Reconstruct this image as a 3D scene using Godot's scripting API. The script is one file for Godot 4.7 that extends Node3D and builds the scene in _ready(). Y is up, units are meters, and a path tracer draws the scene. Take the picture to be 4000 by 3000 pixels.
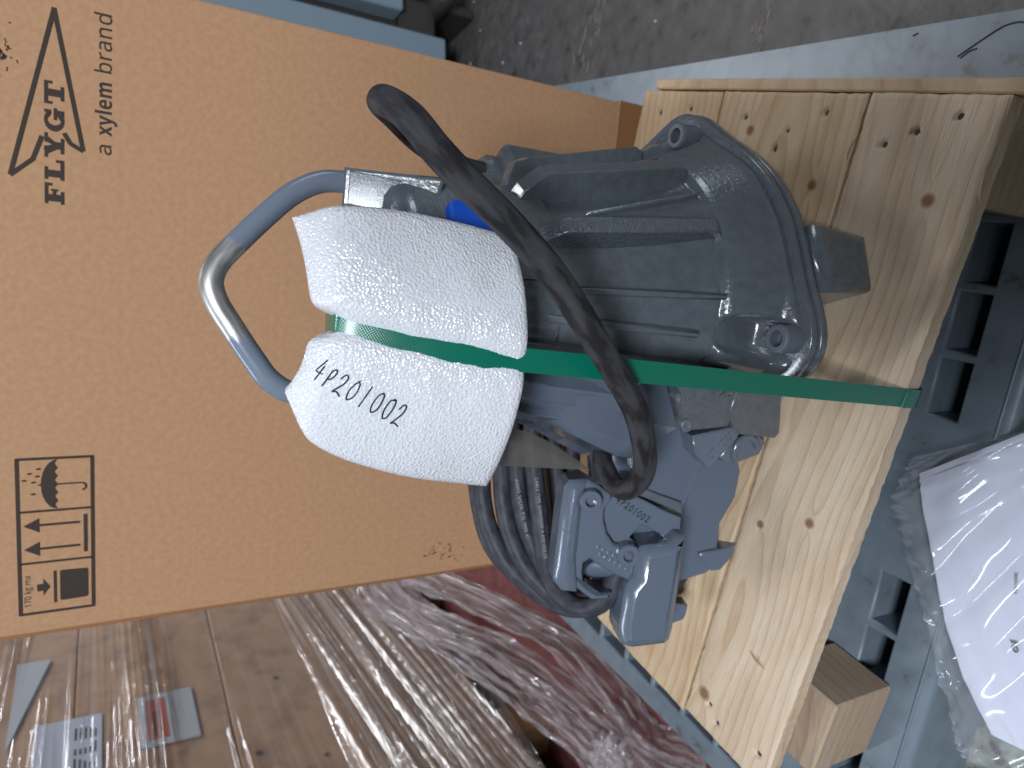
extends Node3D

const GRID_YAW := -0.2705        # plastic pallet and crate
const PAL_YAW := -0.3578         # wooden pallet
const AX := Vector3(0.10, 0.0, -0.70)   # pump axis on the pallet
var rng := RandomNumberGenerator.new()
var M := {}
var used := {}

# ------------------------------------------------------------------ helpers
func numbered(n: String, p: Node) -> String:
	var key := str(p.get_instance_id()) + n
	var k: int = used.get(key, 0)
	used[key] = k + 1
	return n if k == 0 else "%s_%03d" % [n, k]

func thing(called: String, label: String, category: String, at := Vector3.ZERO, yaw := 0.0, group := "") -> Node3D:
	var o := Node3D.new()
	o.name = numbered(called, self)
	add_child(o)
	o.position = at
	o.rotation.y = yaw
	o.set_meta("label", label)
	o.set_meta("category", category)
	if group: o.set_meta("group", group)
	return o

# vertices are given in world space; the mesh is hung under parent without moving
func obj(called: String, st, mat: Material, parent: Node, local := false) -> MeshInstance3D:
	var mi := MeshInstance3D.new()
	mi.mesh = st if st is Mesh else st.commit()
	mi.material_override = mat
	mi.name = numbered(called, parent)
	parent.add_child(mi)
	if not local and parent != self:
		var t := Transform3D.IDENTITY
		var p := parent
		while p != self:
			t = p.transform * t
			p = p.get_parent()
		mi.transform = t.affine_inverse()
	return mi

func structure(o: Node, label: String) -> void:
	o.set_meta("kind", "structure")
	o.set_meta("label", label)

func begin() -> SurfaceTool:
	var st := SurfaceTool.new()
	st.begin(Mesh.PRIMITIVE_TRIANGLES)
	return st

func tri(st: SurfaceTool, a: Vector3, b: Vector3, c: Vector3) -> void:
	st.add_vertex(a); st.add_vertex(c); st.add_vertex(b)

func quad(st: SurfaceTool, a: Vector3, b: Vector3, c: Vector3, d: Vector3) -> void:
	tri(st, a, b, c); tri(st, a, c, d)

func fin(st: SurfaceTool) -> SurfaceTool:
	st.index()
	st.generate_normals()
	return st

# grid of points -> smooth surface; pts[i][j], with uv in 0..1
func sheet(st: SurfaceTool, pts: Array, flip := false, uvs := false) -> void:
	var n := pts.size()
	var m: int = pts[0].size()
	for i in n - 1:
		for j in m - 1:
			var q := [pts[i][j], pts[i + 1][j], pts[i + 1][j + 1], pts[i][j + 1]]
			var u := [Vector2(j, i), Vector2(j, i + 1), Vector2(j + 1, i + 1), Vector2(j + 1, i)]
			for k in ([0, 2, 1, 0, 3, 2] if not flip else [0, 1, 2, 0, 2, 3]):
				if uvs: st.set_uv(Vector2(u[k].x / float(m - 1), u[k].y / float(n - 1)))
				st.add_vertex(q[k])

# box in a frame, chamfered edges of size b
func box(st: SurfaceTool, t: Transform3D, size: Vector3, b := 0.0) -> void:
	var h := size * 0.5
	st.set_smooth_group(-1)
	if b <= 0.0:
		for s in [-1.0, 1.0]:
			for ax in 3:
				var n := Vector3.ZERO; n[ax] = s
				var u := Vector3.ZERO; u[(ax + 1) % 3] = 1.0
				var v := Vector3.ZERO; v[(ax + 2) % 3] = 1.0 * s
				var c := n * h; u *= h; v *= h
				quad(st, t * (c - u - v), t * (c + u - v), t * (c + u + v), t * (c - u + v))
		return
	var g := h - Vector3(b, b, b)
	for s in [-1.0, 1.0]:
		for ax in 3:
			var n := Vector3.ZERO; n[ax] = s
			var u := Vector3.ZERO; u[(ax + 1) % 3] = 1.0
			var v := Vector3.ZERO; v[(ax + 2) % 3] = s
			var c := n * h; u *= g; v *= g
			quad(st, t * (c - u - v), t * (c + u - v), t * (c + u + v), t * (c - u + v))
	for ax in 3:
		var a1 := (ax + 1) % 3
		var a2 := (ax + 2) % 3
		for s1 in [-1.0, 1.0]:
			for s2 in [-1.0, 1.0]:
				var p := Vector3.ZERO; p[a1] = s1 * h[a1]; p[a2] = s2 * g[a2]
				var q := Vector3.ZERO; q[a1] = s1 * g[a1]; q[a2] = s2 * h[a2]
				var e := Vector3.ZERO; e[ax] = g[ax]
				_edge(st, t, p, q, e)
	for sx in [-1.0, 1.0]:
		for sy in [-1.0, 1.0]:
			for sz in [-1.0, 1.0]:
				var a := Vector3(sx * h.x, sy * g.y, sz * g.z)
				var bb := Vector3(sx * g.x, sy * h.y, sz * g.z)
				var c2 := Vector3(sx * g.x, sy * g.y, sz * h.z)
				if sx * sy * sz > 0: tri(st, t * a, t * bb, t * c2)
				else: tri(st, t * a, t * c2, t * bb)

func _edge(st: SurfaceTool, t: Transform3D, p: Vector3, q: Vector3, e: Vector3) -> void:
	var n := (q - p).cross(e)
	if n.dot(p + q) > 0: quad(st, t * (p - e), t * (q - e), t * (q + e), t * (p + e))
	else: quad(st, t * (p - e), t * (p + e), t * (q + e), t * (q - e))

func frame(o: Vector3, n: Vector3) -> Transform3D:
	n = n.normalized()
	var ux := Vector3.UP.cross(n).normalized()
	return Transform3D(Basis(ux, n.cross(ux), n), o)

func inset(poly: PackedVector2Array, d: float) -> PackedVector2Array:
	var out := PackedVector2Array()
	var n := poly.size()
	for i in n:
		var p := poly[(i + n - 1) % n]; var q := poly[i]; var r := poly[(i + 1) % n]
		var e1 := (q - p).normalized(); var e2 := (r - q).normalized()
		var n1 := Vector2(-e1.y, e1.x); var n2 := Vector2(-e2.y, e2.x)
		var m := (n1 + n2)
		var k := m.length_squared()
		if k < 0.15: out.append(q + n1 * d)
		else: out.append(q + m * (2.0 * d / k) * (1.0 if k > 0.8 else k / 0.8))
	return out

# polygon (x, y) in a frame, from depth z0 (back) to z1 (front), rounded front rim of size b
func prism(st: SurfaceTool, t: Transform3D, pts: PackedVector2Array, z0: float, z1: float, b := 0.0, steps := 3) -> void:
	var poly := pts.duplicate()
	var area := 0.0
	for i in poly.size(): area += poly[i].cross(poly[(i + 1) % poly.size()])
	if area < 0: poly.reverse()
	var rings := []
	rings.append([poly, z0])
	if b > 0:
		for k in steps + 1:
			var a := PI * 0.5 * k / steps
			rings.append([inset(poly, b * (1.0 - cos(a))), z1 - b + b * sin(a)])
	else: rings.append([poly, z1])
	var n := poly.size()
	for k in rings.size() - 1:
		var ra: PackedVector2Array = rings[k][0]; var rb: PackedVector2Array = rings[k + 1][0]
		st.set_smooth_group(-1 if k == 0 or b <= 0 else 2)
		for i in n:
			var j := (i + 1) % n
			quad(st, t * Vector3(ra[i].x, ra[i].y, rings[k][1]), t * Vector3(ra[j].x, ra[j].y, rings[k][1]), t * Vector3(rb[j].x, rb[j].y, rings[k + 1][1]), t * Vector3(rb[i].x, rb[i].y, rings[k + 1][1]))
	st.set_smooth_group(-1)
	for cap in 2:
		var rr: PackedVector2Array = rings[-1][0] if cap == 0 else rings[0][0]
		var z: float = rings[-1][1] if cap == 0 else rings[0][1]
		var idx := Geometry2D.triangulate_polygon(rr)
		if idx.is_empty(): idx = Geometry2D.triangulate_polygon(rings[0][0])
		for i in range(0, idx.size(), 3):
			var a := rr[idx[i]]; var bb := rr[idx[i + 1]]; var c := rr[idx[i + 2]]
			var ccw := (bb - a).cross(c - a) > 0
			if ccw != (cap == 0):
				var w := bb; bb = c; c = w
			tri(st, t * Vector3(a.x, a.y, z), t * Vector3(bb.x, bb.y, z), t * Vector3(c.x, c.y, z))

func mm(a: Array) -> PackedVector2Array:
	var p := PackedVector2Array()
	for q in a: p.append(Vector2(q[0], q[1]) * 0.001)
	return p

func spline(pts: Array, per := 8) -> PackedVector3Array:
	var out := PackedVector3Array()
	var n := pts.size()
	for i in n - 1:
		var a: Vector3 = pts[max(i - 1, 0)]; var b: Vector3 = pts[i]; var c: Vector3 = pts[i + 1]; var d: Vector3 = pts[min(i + 2, n - 1)]
		for k in per: out.append(b.cubic_interpolate(c, a, d, float(k) / per))
	out.append(pts[n - 1])
	return out

# tube with domed ends; rad is a number or a Callable of 0..1
func tube(st: SurfaceTool, path: PackedVector3Array, rad, sides := 20, dome := true) -> void:
	var rings := []
	var n := path.size()
	var up := Vector3.UP
	var total := 0.0
	for i in n - 1: total += path[i].distance_to(path[i + 1])
	var run := 0.0
	for i in n:
		var tn := (path[min(i + 1, n - 1)] - path[max(i - 1, 0)]).normalized()
		if i == 0 and absf(tn.dot(up)) > 0.9: up = Vector3.RIGHT
		var x := (up - tn * up.dot(tn)).normalized()
		up = x
		var y := tn.cross(x)
		if i > 0: run += path[i].distance_to(path[i - 1])
		var r: float = rad if rad is float else rad.call(run / total)
		var caps := [[0.0, 1.0]]
		if i == 0: caps = [[-1.0, 0.02], [-0.8, 0.6], [-0.5, 0.87], [0.0, 1.0]] if dome else [[0.0, 0.001], [0.0, 1.0]]
		elif i == n - 1: caps = [[0.0, 1.0], [0.5, 0.87], [0.8, 0.6], [1.0, 0.02]] if dome else [[0.0, 1.0], [0.0, 0.001]]
		for c in caps:
			var ring := []
			for k in sides + 1:
				var a := TAU * k / sides
				ring.append([path[i] + tn * r * c[0] + (x * cos(a) + y * sin(a)) * r * c[1], Vector2(run * 12.0, float(k) / sides)])
			rings.append(ring)
	st.set_smooth_group(0)
	for i in rings.size() - 1:
		for k in sides:
			var q := [rings[i][k], rings[i + 1][k], rings[i + 1][k + 1], rings[i][k + 1]]
			for w in [0, 2, 3, 0, 1, 2]:
				st.set_uv(q[w][1]); st.add_vertex(q[w][0])

# profile of (radius, height) revolved about the frame's y axis
func lathe(st: SurfaceTool, t: Transform3D, prof: Array, segs := 32, smooth := false, sweep := TAU, from := 0.0) -> void:
	for i in prof.size() - 1:
		st.set_smooth_group(1 if smooth else 10 + i)
		for k in segs:
			var a := from + sweep * k / segs; var b := from + sweep * (k + 1) / segs
			var p: Array = prof[i]; var q: Array = prof[i + 1]
			var A := t * Vector3(p[0] * sin(a), p[1], p[0] * cos(a)); var B := t * Vector3(p[0] * sin(b), p[1], p[0] * cos(b))
			var C := t * Vector3(q[0] * sin(b), q[1], q[0] * cos(b)); var D := t * Vector3(q[0] * sin(a), q[1], q[0] * cos(a))
			if q[0] < 1e-6: tri(st, A, B, C)
			elif p[0] < 1e-6: tri(st, A, C, D)
			else: quad(st, A, B, C, D)

# flat ribbon along path with a width direction, thickness th
func ribbon(st: SurfaceTool, path: PackedVector3Array, side: Array, w: float, th: float) -> void:
	st.set_smooth_group(0)
	var rows := []
	var run := 0.0
	for i in path.size():
		var tn := (path[min(i + 1, path.size() - 1)] - path[max(i - 1, 0)]).normalized()
		var s: Vector3 = side[i]
		s = (s - tn * s.dot(tn)).normalized()
		var n := s.cross(tn)
		if i > 0: run += path[i].distance_to(path[i - 1])
		rows.append([path[i] - s * w / 2, path[i] + s * w / 2, n * th, run])
	for i in rows.size() - 1:
		var a: Array = rows[i]; var b: Array = rows[i + 1]
		for lay in 2:
			st.set_smooth_group(lay)
			var o1: Vector3 = a[2] * (1 - lay); var o2: Vector3 = b[2] * (1 - lay)
			var q := [[a[0] + o1, Vector2(0, a[3] / w)], [a[1] + o1, Vector2(1, a[3] / w)], [b[1] + o2, Vector2(1, b[3] / w)], [b[0] + o2, Vector2(0, b[3] / w)]]
			for k in ([0, 1, 2, 0, 2, 3] if lay == 1 else [0, 2, 1, 0, 3, 2]):
				st.set_uv(q[k][1]); st.add_vertex(q[k][0])
		st.set_smooth_group(-1)
		for e in 2:
			st.set_uv(Vector2.ZERO)
			quad(st, a[e], b[e], b[e] + b[2], a[e] + a[2])

# ------------------------------------------------------------------ textures
func noise(seed_: int, freq: float, oct := 4, type := FastNoiseLite.TYPE_SIMPLEX_SMOOTH) -> FastNoiseLite:
	var n := FastNoiseLite.new()
	n.seed = seed_; n.frequency = freq; n.fractal_octaves = oct; n.noise_type = type
	return n

func tex(im: Image) -> ImageTexture:
	im.generate_mipmaps()
	return ImageTexture.create_from_image(im)

# mottled tile between colours (sRGB) at noise levels
func mottle(n: FastNoiseLite, size: int, cols: Array, offs: Array) -> ImageTexture:
	var im := n.get_seamless_image(size, size, false, false, 0.15)
	var g := Gradient.new()
	g.colors = PackedColorArray(cols); g.offsets = PackedFloat32Array(offs)
	var out := Image.create(size, size, false, Image.FORMAT_RGB8)
	for y in size:
		for x in size: out.set_pixel(x, y, g.sample(im.get_pixel(x, y).r))
	return tex(out)

func bumps(n: FastNoiseLite, size: int, scale_: float) -> ImageTexture:
	var im := n.get_seamless_image(size, size, false, false, 0.15)
	im.convert(Image.FORMAT_RGBA8)
	im.bump_map_to_normal_map(scale_)
	return tex(im)

# sawn pine: w pixels along the grain; knots are Vector3(x, y, r) in pixels
func pine(w: int, h: int, seed_: int, heart: float, spacing: float, light: Color, dark: Color, knots: Array) -> Array:
	var n1 := noise(seed_, 0.004, 2); var n2 := noise(seed_ + 1, 0.03, 3); var n3 := noise(seed_ + 2, 0.35, 2)
	var n4 := noise(seed_ + 5, 0.012, 3)
	var im := Image.create(w, h, false, Image.FORMAT_RGB8)
	var hi := Image.create(w, h, false, Image.FORMAT_RGBA8)
	var knotc := Color(0.36, 0.22, 0.12)
	for y in h:
		for x in w:
			var yy := y - heart + n1.get_noise_2d(x * 0.35, y * 0.6) * 30.0 + n2.get_noise_2d(x * 0.16, y * 1.0) * 3.5
			var depth := 24.0 + n1.get_noise_2d(x * 0.3 + 900.0, 7.0) * 34.0
			var kd := 0.0
			var kt := 0.0
			for k: Vector3 in knots:
				var d := Vector2((x - k.x) * 0.55, y - k.y).length() / k.z
				kd += exp(-d * d * 0.35) * k.z * 1.6 * (1.0 if y > k.y else -1.0)
				kt = maxf(kt, clampf(1.25 - Vector2(x - k.x, y - k.y).length() / k.z, 0.0, 1.0))
			yy += kd
			var ring := sqrt(yy * yy + depth * depth) / spacing
			var f := ring - floorf(ring)
			var late := pow(f, 3.0) * (1.0 - smoothstep(0.93, 1.0, f))
			var fib := n3.get_noise_2d(x * 0.05, y * 1.1)
			var blot := n4.get_noise_2d(x * 0.3, y * 0.9)
			var c := light.lerp(dark, clampf(late * 0.55 + fib * 0.24 + 0.14 + blot * 0.35, 0.0, 1.0))
			c = c.lerp(knotc, clampf(kt * 1.5, 0.0, 1.0) * 0.62)
			im.set_pixel(x, y, c)
			var hh := clampf(0.5 - late * 0.30 + fib * 0.28, 0.0, 1.0)
			hi.set_pixel(x, y, Color(hh, hh, hh))
	hi.bump_map_to_normal_map(1.6)
	return [tex(im), tex(hi)]

func mat(col: Color, rough: float, metal := 0.0) -> StandardMaterial3D:
	var m := StandardMaterial3D.new()
	m.albedo_color = col; m.roughness = rough; m.metallic = metal
	return m

func tp(m: StandardMaterial3D, s: float) -> StandardMaterial3D:
	m.uv1_triplanar = true
	m.uv1_scale = Vector3(s, s, s)
	return m

func nm(m: StandardMaterial3D, t: Texture2D, k: float) -> StandardMaterial3D:
	m.normal_enabled = true; m.normal_texture = t; m.normal_scale = k
	return m

func materials() -> void:
	var cast_bump := bumps(noise(11, 0.035, 4), 512, 6.0)
	var fine_bump := bumps(noise(12, 0.09, 3), 256, 4.0)
	# painted cast iron
	var paint := mat(Color(1, 1, 1), 0.24)
	paint.albedo_texture = mottle(noise(21, 0.012, 4), 512, [Color(0.31, 0.333, 0.355), Color(0.33, 0.356, 0.382), Color(0.35, 0.379, 0.405)], [0.2, 0.5, 0.8])
	paint.clearcoat_enabled = true; paint.clearcoat = 0.6; paint.clearcoat_roughness = 0.12
	M.paint = nm(tp(paint, 9.0), cast_bump, 0.35)
	var rough_paint: StandardMaterial3D = paint.duplicate()
	M.rough_paint = nm(rough_paint, cast_bump, 1.6)
	rough_paint.uv1_scale = Vector3(14, 14, 14)
	var smooth_paint: StandardMaterial3D = paint.duplicate()
	smooth_paint.albedo_texture = null
	smooth_paint.albedo_color = Color(0.34, 0.38, 0.435)
	M.smooth_paint = nm(smooth_paint, fine_bump, 0.12)
	var tube_paint := mat(Color(0.43, 0.475, 0.53), 0.22)
	tube_paint.clearcoat_enabled = true; tube_paint.clearcoat_roughness = 0.08
	M.tube_paint = tube_paint
	var bare := mat(Color(0.66, 0.65, 0.63), 0.28, 1.0)
	M.bare = nm(tp(bare, 40.0), fine_bump, 0.15)
	M.bolt = nm(tp(mat(Color(0.36, 0.385, 0.42), 0.38), 30.0), fine_bump, 0.3)
	# packing foam
	var foam := mat(Color(0.81, 0.82, 0.84), 0.13)
	foam.subsurf_scatter_enabled = true; foam.subsurf_scatter_strength = 0.25
	var cell := noise(31, 0.045, 1, FastNoiseLite.TYPE_CELLULAR)
	cell.cellular_return_type = FastNoiseLite.RETURN_DISTANCE
	foam.metallic_specular = 0.6
	M.foam = nm(tp(foam, 8.5), bumps(cell, 1024, 14.0), 0.8)
	# strap with its embossed lattice
	var im := Image.create(64, 64, false, Image.FORMAT_RGBA8)
	for y in 64:
		for x in 64:
			var v := 0.5 + 0.25 * sin((x + y) * TAU / 16.0) + 0.25 * sin((x - y) * TAU / 16.0)
			im.set_pixel(x, y, Color(v, v, v))
	im.bump_map_to_normal_map(2.0)
	var strap := mat(Color(0.0, 0.385, 0.305), 0.22)
	strap.uv1_scale = Vector3(2, 2, 1)
	strap.clearcoat_enabled = true; strap.clearcoat = 0.4; strap.clearcoat_roughness = 0.2
	M.strap = nm(strap, tex(im), 0.6)
	M.ink = mat(Color(0.07, 0.07, 0.09), 0.5)
	# rubber cable with dust
	var rub := mat(Color.WHITE, 0.75)
	rub.albedo_texture = mottle(noise(41, 0.008, 6), 512, [Color(0.135, 0.13, 0.14), Color(0.165, 0.16, 0.17), Color(0.21, 0.21, 0.22), Color(0.26, 0.26, 0.27)], [0.20, 0.36, 0.46, 0.85])
	rub.metallic_specular = 0.3
	rub.uv1_scale = Vector3(0.30, 1.0, 1.0)
	M.rubber = rub
	var rub2: StandardMaterial3D = rub.duplicate()
	rub2.albedo_texture = mottle(noise(43, 0.012, 5), 512, [Color(0.19, 0.195, 0.215), Color(0.225, 0.23, 0.255), Color(0.26, 0.27, 0.295)], [0.2, 0.5, 0.8])
	rub2.roughness = 0.5
	rub2.uv1_scale = Vector3(0.5, 1.0, 1.0)
	M.rubber_clean = rub2
	M.print_white = mat(Color(0.52, 0.53, 0.57), 0.6)
	M.blue = mat(Color(0.01, 0.27, 0.66), 0.4)
	# cardboard
	var cn := noise(51, 0.035, 5)
	var card := mat(Color.WHITE, 0.85)
	card.albedo_texture = mottle(cn, 512, [Color(0.665, 0.515, 0.39), Color(0.685, 0.535, 0.408), Color(0.705, 0.557, 0.43)], [0.15, 0.5, 0.85])
	card.metallic_specular = 0.25
	M.card = nm(tp(card, 5.0), bumps(noise(52, 0.08, 3), 256, 2.0), 0.12)
	M.card_edge = mat(Color(0.56, 0.38, 0.23), 0.9)
	M.print = mat(Color(0.20, 0.155, 0.13), 0.8)
	M.tape = mat(Color(0.58, 0.60, 0.62), 0.35)
	# plastic pallet
	var pl := mat(Color.WHITE, 0.42)
	pl.albedo_texture = mottle(noise(61, 0.008, 5), 512, [Color(0.34, 0.33, 0.31), Color(0.385, 0.43, 0.465), Color(0.405, 0.455, 0.495), Color(0.425, 0.475, 0.51)], [0.08, 0.20, 0.5, 0.8])
	M.plastic = nm(tp(pl, 4.0), bumps(noise(62, 0.03, 3), 256, 3.0), 0.08)
	# floors
	var fl := mat(Color.WHITE, 0.72)
	fl.albedo_texture = mottle(noise(71, 0.016, 6), 1024, [Color(0.21, 0.20, 0.195), Color(0.325, 0.31, 0.30), Color(0.35, 0.332, 0.325), Color(0.40, 0.38, 0.37)], [0.06, 0.30, 0.6, 0.95])
	M.floor = nm(tp(fl, 0.9), bumps(noise(72, 0.05, 4), 512, 4.0), 0.4)
	var gf := mat(Color.WHITE, 0.7)
	gf.albedo_texture = mottle(noise(73, 0.02, 6), 512, [Color(0.20, 0.19, 0.17), Color(0.42, 0.43, 0.40), Color(0.50, 0.52, 0.49), Color(0.55, 0.57, 0.54)], [0.2, 0.38, 0.6, 0.85])
	M.floor_green = nm(tp(gf, 3.0), bumps(noise(74, 0.05, 4), 256, 4.0), 0.3)
	var rf := mat(Color.WHITE, 0.6)
	rf.albedo_texture = mottle(noise(75, 0.015, 5), 512, [Color(0.36, 0.19, 0.18), Color(0.405, 0.22, 0.21), Color(0.445, 0.25, 0.235)], [0.15, 0.5, 0.85])
	M.floor_red = nm(tp(rf, 2.0), bumps(noise(76, 0.05, 4), 256, 4.0), 0.3)
	# crate wood
	var cr := mat(Color.WHITE, 0.75)
	cr.albedo_texture = mottle(noise(81, 0.01, 5), 512, [Color(0.42, 0.305, 0.21), Color(0.525, 0.405, 0.295), Color(0.57, 0.445, 0.33)], [0.08, 0.4, 0.8])
	M.crate = tp(cr, 2.2)
	M.crate_dark = tp(cr.duplicate(), 2.2)
	M.crate_dark.uv1_offset = Vector3(0.37, 0.21, 0.55)
	M.knot = mat(Color(0.17, 0.11, 0.08), 0.8)
	# films
	var film := mat(Color(0.93, 0.93, 0.94, 0.07), 0.10)
	film.transparency = BaseMaterial3D.TRANSPARENCY_ALPHA
	film.cull_mode = BaseMaterial3D.CULL_DISABLED
	M.film = film
	var bag: StandardMaterial3D = film.duplicate()
	bag.albedo_color = Color(0.86, 0.88, 0.92, 0.15)
	M.bag = bag
	var haze := mat(Color(0.90, 0.86, 0.87, 0.12), 0.14)
	haze.transparency = BaseMaterial3D.TRANSPARENCY_ALPHA
	haze.cull_mode = BaseMaterial3D.CULL_DISABLED
	M.film_bunch = haze
	var pleats: StandardMaterial3D = haze.duplicate()
	pleats.albedo_color = Color(0.80, 0.74, 0.70, 0.24)
	pleats.roughness = 0.22
	M.film_pleats = pleats
	var dark := mat(Color(0.36, 0.345, 0.33, 0.82), 0.3)
	dark.transparency = BaseMaterial3D.TRANSPARENCY_ALPHA
	dark.cull_mode = BaseMaterial3D.CULL_DISABLED
	M.film_dark = dark
	M.paper = mat(Color(0.84, 0.86, 0.92), 0.8)
	M.label = mat(Color(0.58, 0.61, 0.66), 0.6)
	M.nail = mat(Color(0.20, 0.15, 0.12), 0.6)
	M.red = mat(Color(0.60, 0.22, 0.14), 0.6)
	M.steel = nm(tp(mat(Color(0.47, 0.54, 0.59), 0.5), 6.0), fine_bump, 0.2)
	M.dark_steel = mat(Color(0.30, 0.29, 0.28), 0.45, 0.5)
	M.dust_line = mat(Color(0.45, 0.415, 0.385), 0.9)
	M.speck = mat(Color(0.72, 0.72, 0.74), 0.9)

# ------------------------------------------------------------------ lettering
const GLYPH := {
	"4": [[[0.55, 1.0], [0.1, 0.38], [0.15, 0.3], [0.85, 0.42]], [[0.62, 0.72], [0.52, -0.12]]],
	"P": [[[0.25, 0.0], [0.32, 0.85]], [[0.3, 0.8], [0.62, 0.95], [0.8, 0.75], [0.62, 0.5], [0.3, 0.42]]],
	"2": [[[0.15, 0.75], [0.4, 0.98], [0.72, 0.85], [0.66, 0.58], [0.3, 0.22], [0.12, 0.04], [0.45, 0.1], [0.9, 0.02]]],
	"0": [[[0.55, 0.97], [0.25, 0.8], [0.15, 0.4], [0.38, 0.03], [0.72, 0.16], [0.84, 0.55], [0.72, 0.88], [0.5, 0.97]]],
	"1": [[[0.52, 0.98], [0.44, 0.0]]],
}

# handwriting: place.call(Vector2 in glyph space of the whole line) -> [point, normal]
func handwriting(st: SurfaceTool, text: String, adv: float, w: float, place: Callable) -> void:
	for i in text.length():
		for stroke in GLYPH[text[i]]:
			var line := PackedVector3Array()
			for q in stroke: line.append(Vector3(i * adv + q[0] * 0.8, q[1] + rng.randf_range(-0.06, 0.06), 0))
			var sm := spline(Array(line), 5)
			var path := PackedVector3Array()
			for q in sm: path.append(place.call(Vector2(q.x, q.y)))
			tube(st, path, w, 5)

func lettering(called: String, text: String, bold: bool, serif: bool, t: Transform3D, width: float, height: float, m: Material, parent: Node, depth := 0.0006) -> MeshInstance3D:
	var tm := TextMesh.new()
	var f := SystemFont.new()
	f.font_names = PackedStringArray(["Droid Serif" if serif else "Droid Sans"])
	f.font_weight = 700 if bold else 400
	tm.font = f; tm.text = text; tm.font_size = 64; tm.pixel_size = 0.001; tm.depth = 0.01
	tm.curve_step = 1.0
	tm.horizontal_alignment = HORIZONTAL_ALIGNMENT_LEFT
	tm.vertical_alignment = VERTICAL_ALIGNMENT_BOTTOM
	var bb := tm.get_aabb()
	var mi := MeshInstance3D.new()
	mi.mesh = tm; mi.material_override = m
	mi.name = numbered(called, parent)
	parent.add_child(mi)
	var sx := width / bb.size.x; var sy := height / bb.size.y
	var g := Transform3D(Basis(t.basis.x * sx, t.basis.y * sy, t.basis.z * (depth / 0.01)), t * Vector3(-bb.position.x * sx, -bb.position.y * sy, 0))
	var p := parent
	var pt := Transform3D.IDENTITY
	while p != self:
		pt = p.transform * pt
		p = p.get_parent()
	mi.transform = pt.affine_inverse() * g
	return mi

# ------------------------------------------------------------------ scene
func _ready() -> void:
	rng.seed = 7
	var cam := Camera3D.new()
	cam.name = "camera"
	cam.fov = 56.96
	cam.near = 0.02; cam.far = 60.0
	var right := Vector3(-0.00610861, -0.86731525, 0.49772175)
	var up := Vector3(0.99998134, -0.00529819, 0.00304045)
	var back := Vector3(0.0, 0.49773104, 0.86733143)
	cam.transform = Transform3D(Basis(right, up, back), Vector3(0, 0.73, 0))
	var optics := CameraAttributesPhysical.new()
	optics.frustum_focal_length = 22.12
	optics.frustum_focus_distance = 0.62
	optics.frustum_near = 0.02; optics.frustum_far = 60.0
	optics.exposure_aperture = 6.3
	cam.attributes = optics
	add_child(cam)
	var we := WorldEnvironment.new()
	we.name = "environment"
	var env := Environment.new()
	env.background_mode = Environment.BG_COLOR
	env.background_color = Color(0.60, 0.62, 0.66)
	env.background_energy_multiplier = 0.36
	env.tonemap_mode = Environment.TONE_MAPPER_LINEAR
	env.tonemap_exposure = 1.0
	env.sdfgi_enabled = true; env.ssao_enabled = true; env.ssil_enabled = true
	we.environment = env
	add_child(we)
	# daylight from the loading door, ahead and to the left of whoever takes the picture
	area("daylight", Vector3(-0.5, 2.8, 2.0), Vector3(-0.05, 0.2, -0.75), Vector2(0.9, 0.8), Color(0.94, 0.965, 1.0), 17.0)
	# tube lamps under the roof
	area("ceiling_lamp_light", Vector3(-1.5, 3.2, -1.7), Vector3(-0.5, 0.0, -0.7), Vector2(0.12, 1.8), Color(0.92, 0.96, 1.0), 3.6)
	area("ceiling_lamp_light_001", Vector3(1.9, 3.2, -3.8), Vector3(0.7, 0.0, -1.4), Vector2(2.6, 0.14), Color(0.97, 0.98, 1.0), 9.0)
	area("ceiling_lamp_light_002", Vector3(0.95, 2.6, -3.4), Vector3(0.90, 0.0, -3.3), Vector2(2.6, 0.14), Color(0.97, 0.98, 1.0), 9.0, Vector3.RIGHT)
	# daylight from a doorway far to the right
	area("doorway_light", Vector3(4.2, 0.75, 0.2), Vector3(0.1, 0.2, -0.65), Vector2(0.7, 1.8), Color(0.90, 0.95, 1.0), 2.6)
	materials()
	setting()
	plastic_pallet()
	wooden_pallet()
	carton()
	crate()
	cabinet()
	pump()
	foam_and_strap()
	cables()
	document_bag()
	photographer()

func area(called: String, at: Vector3, to: Vector3, size: Vector2, col: Color, energy: float, over := Vector3.RIGHT) -> void:
	var l := AreaLight3D.new()
	l.name = called
	l.area_size = size
	l.light_color = col
	l.light_energy = energy
	l.area_range = 30.0
	l.shadow_enabled = true
	add_child(l)
	l.look_at_from_position(at, to, over if absf((to - at).normalized().y) > 0.95 else Vector3.UP)

func grid_t() -> Transform3D:
	return Transform3D(Basis(Vector3.UP, GRID_YAW), Vector3.ZERO)

func pal_t() -> Transform3D:
	return Transform3D(Basis(Vector3.UP, PAL_YAW), Vector3.ZERO)

func at_box(st: SurfaceTool, t: Transform3D, lo: Vector3, hi: Vector3, b := 0.0) -> void:
	box(st, t * Transform3D(Basis.IDENTITY, (lo + hi) * 0.5), hi - lo, b)

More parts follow.
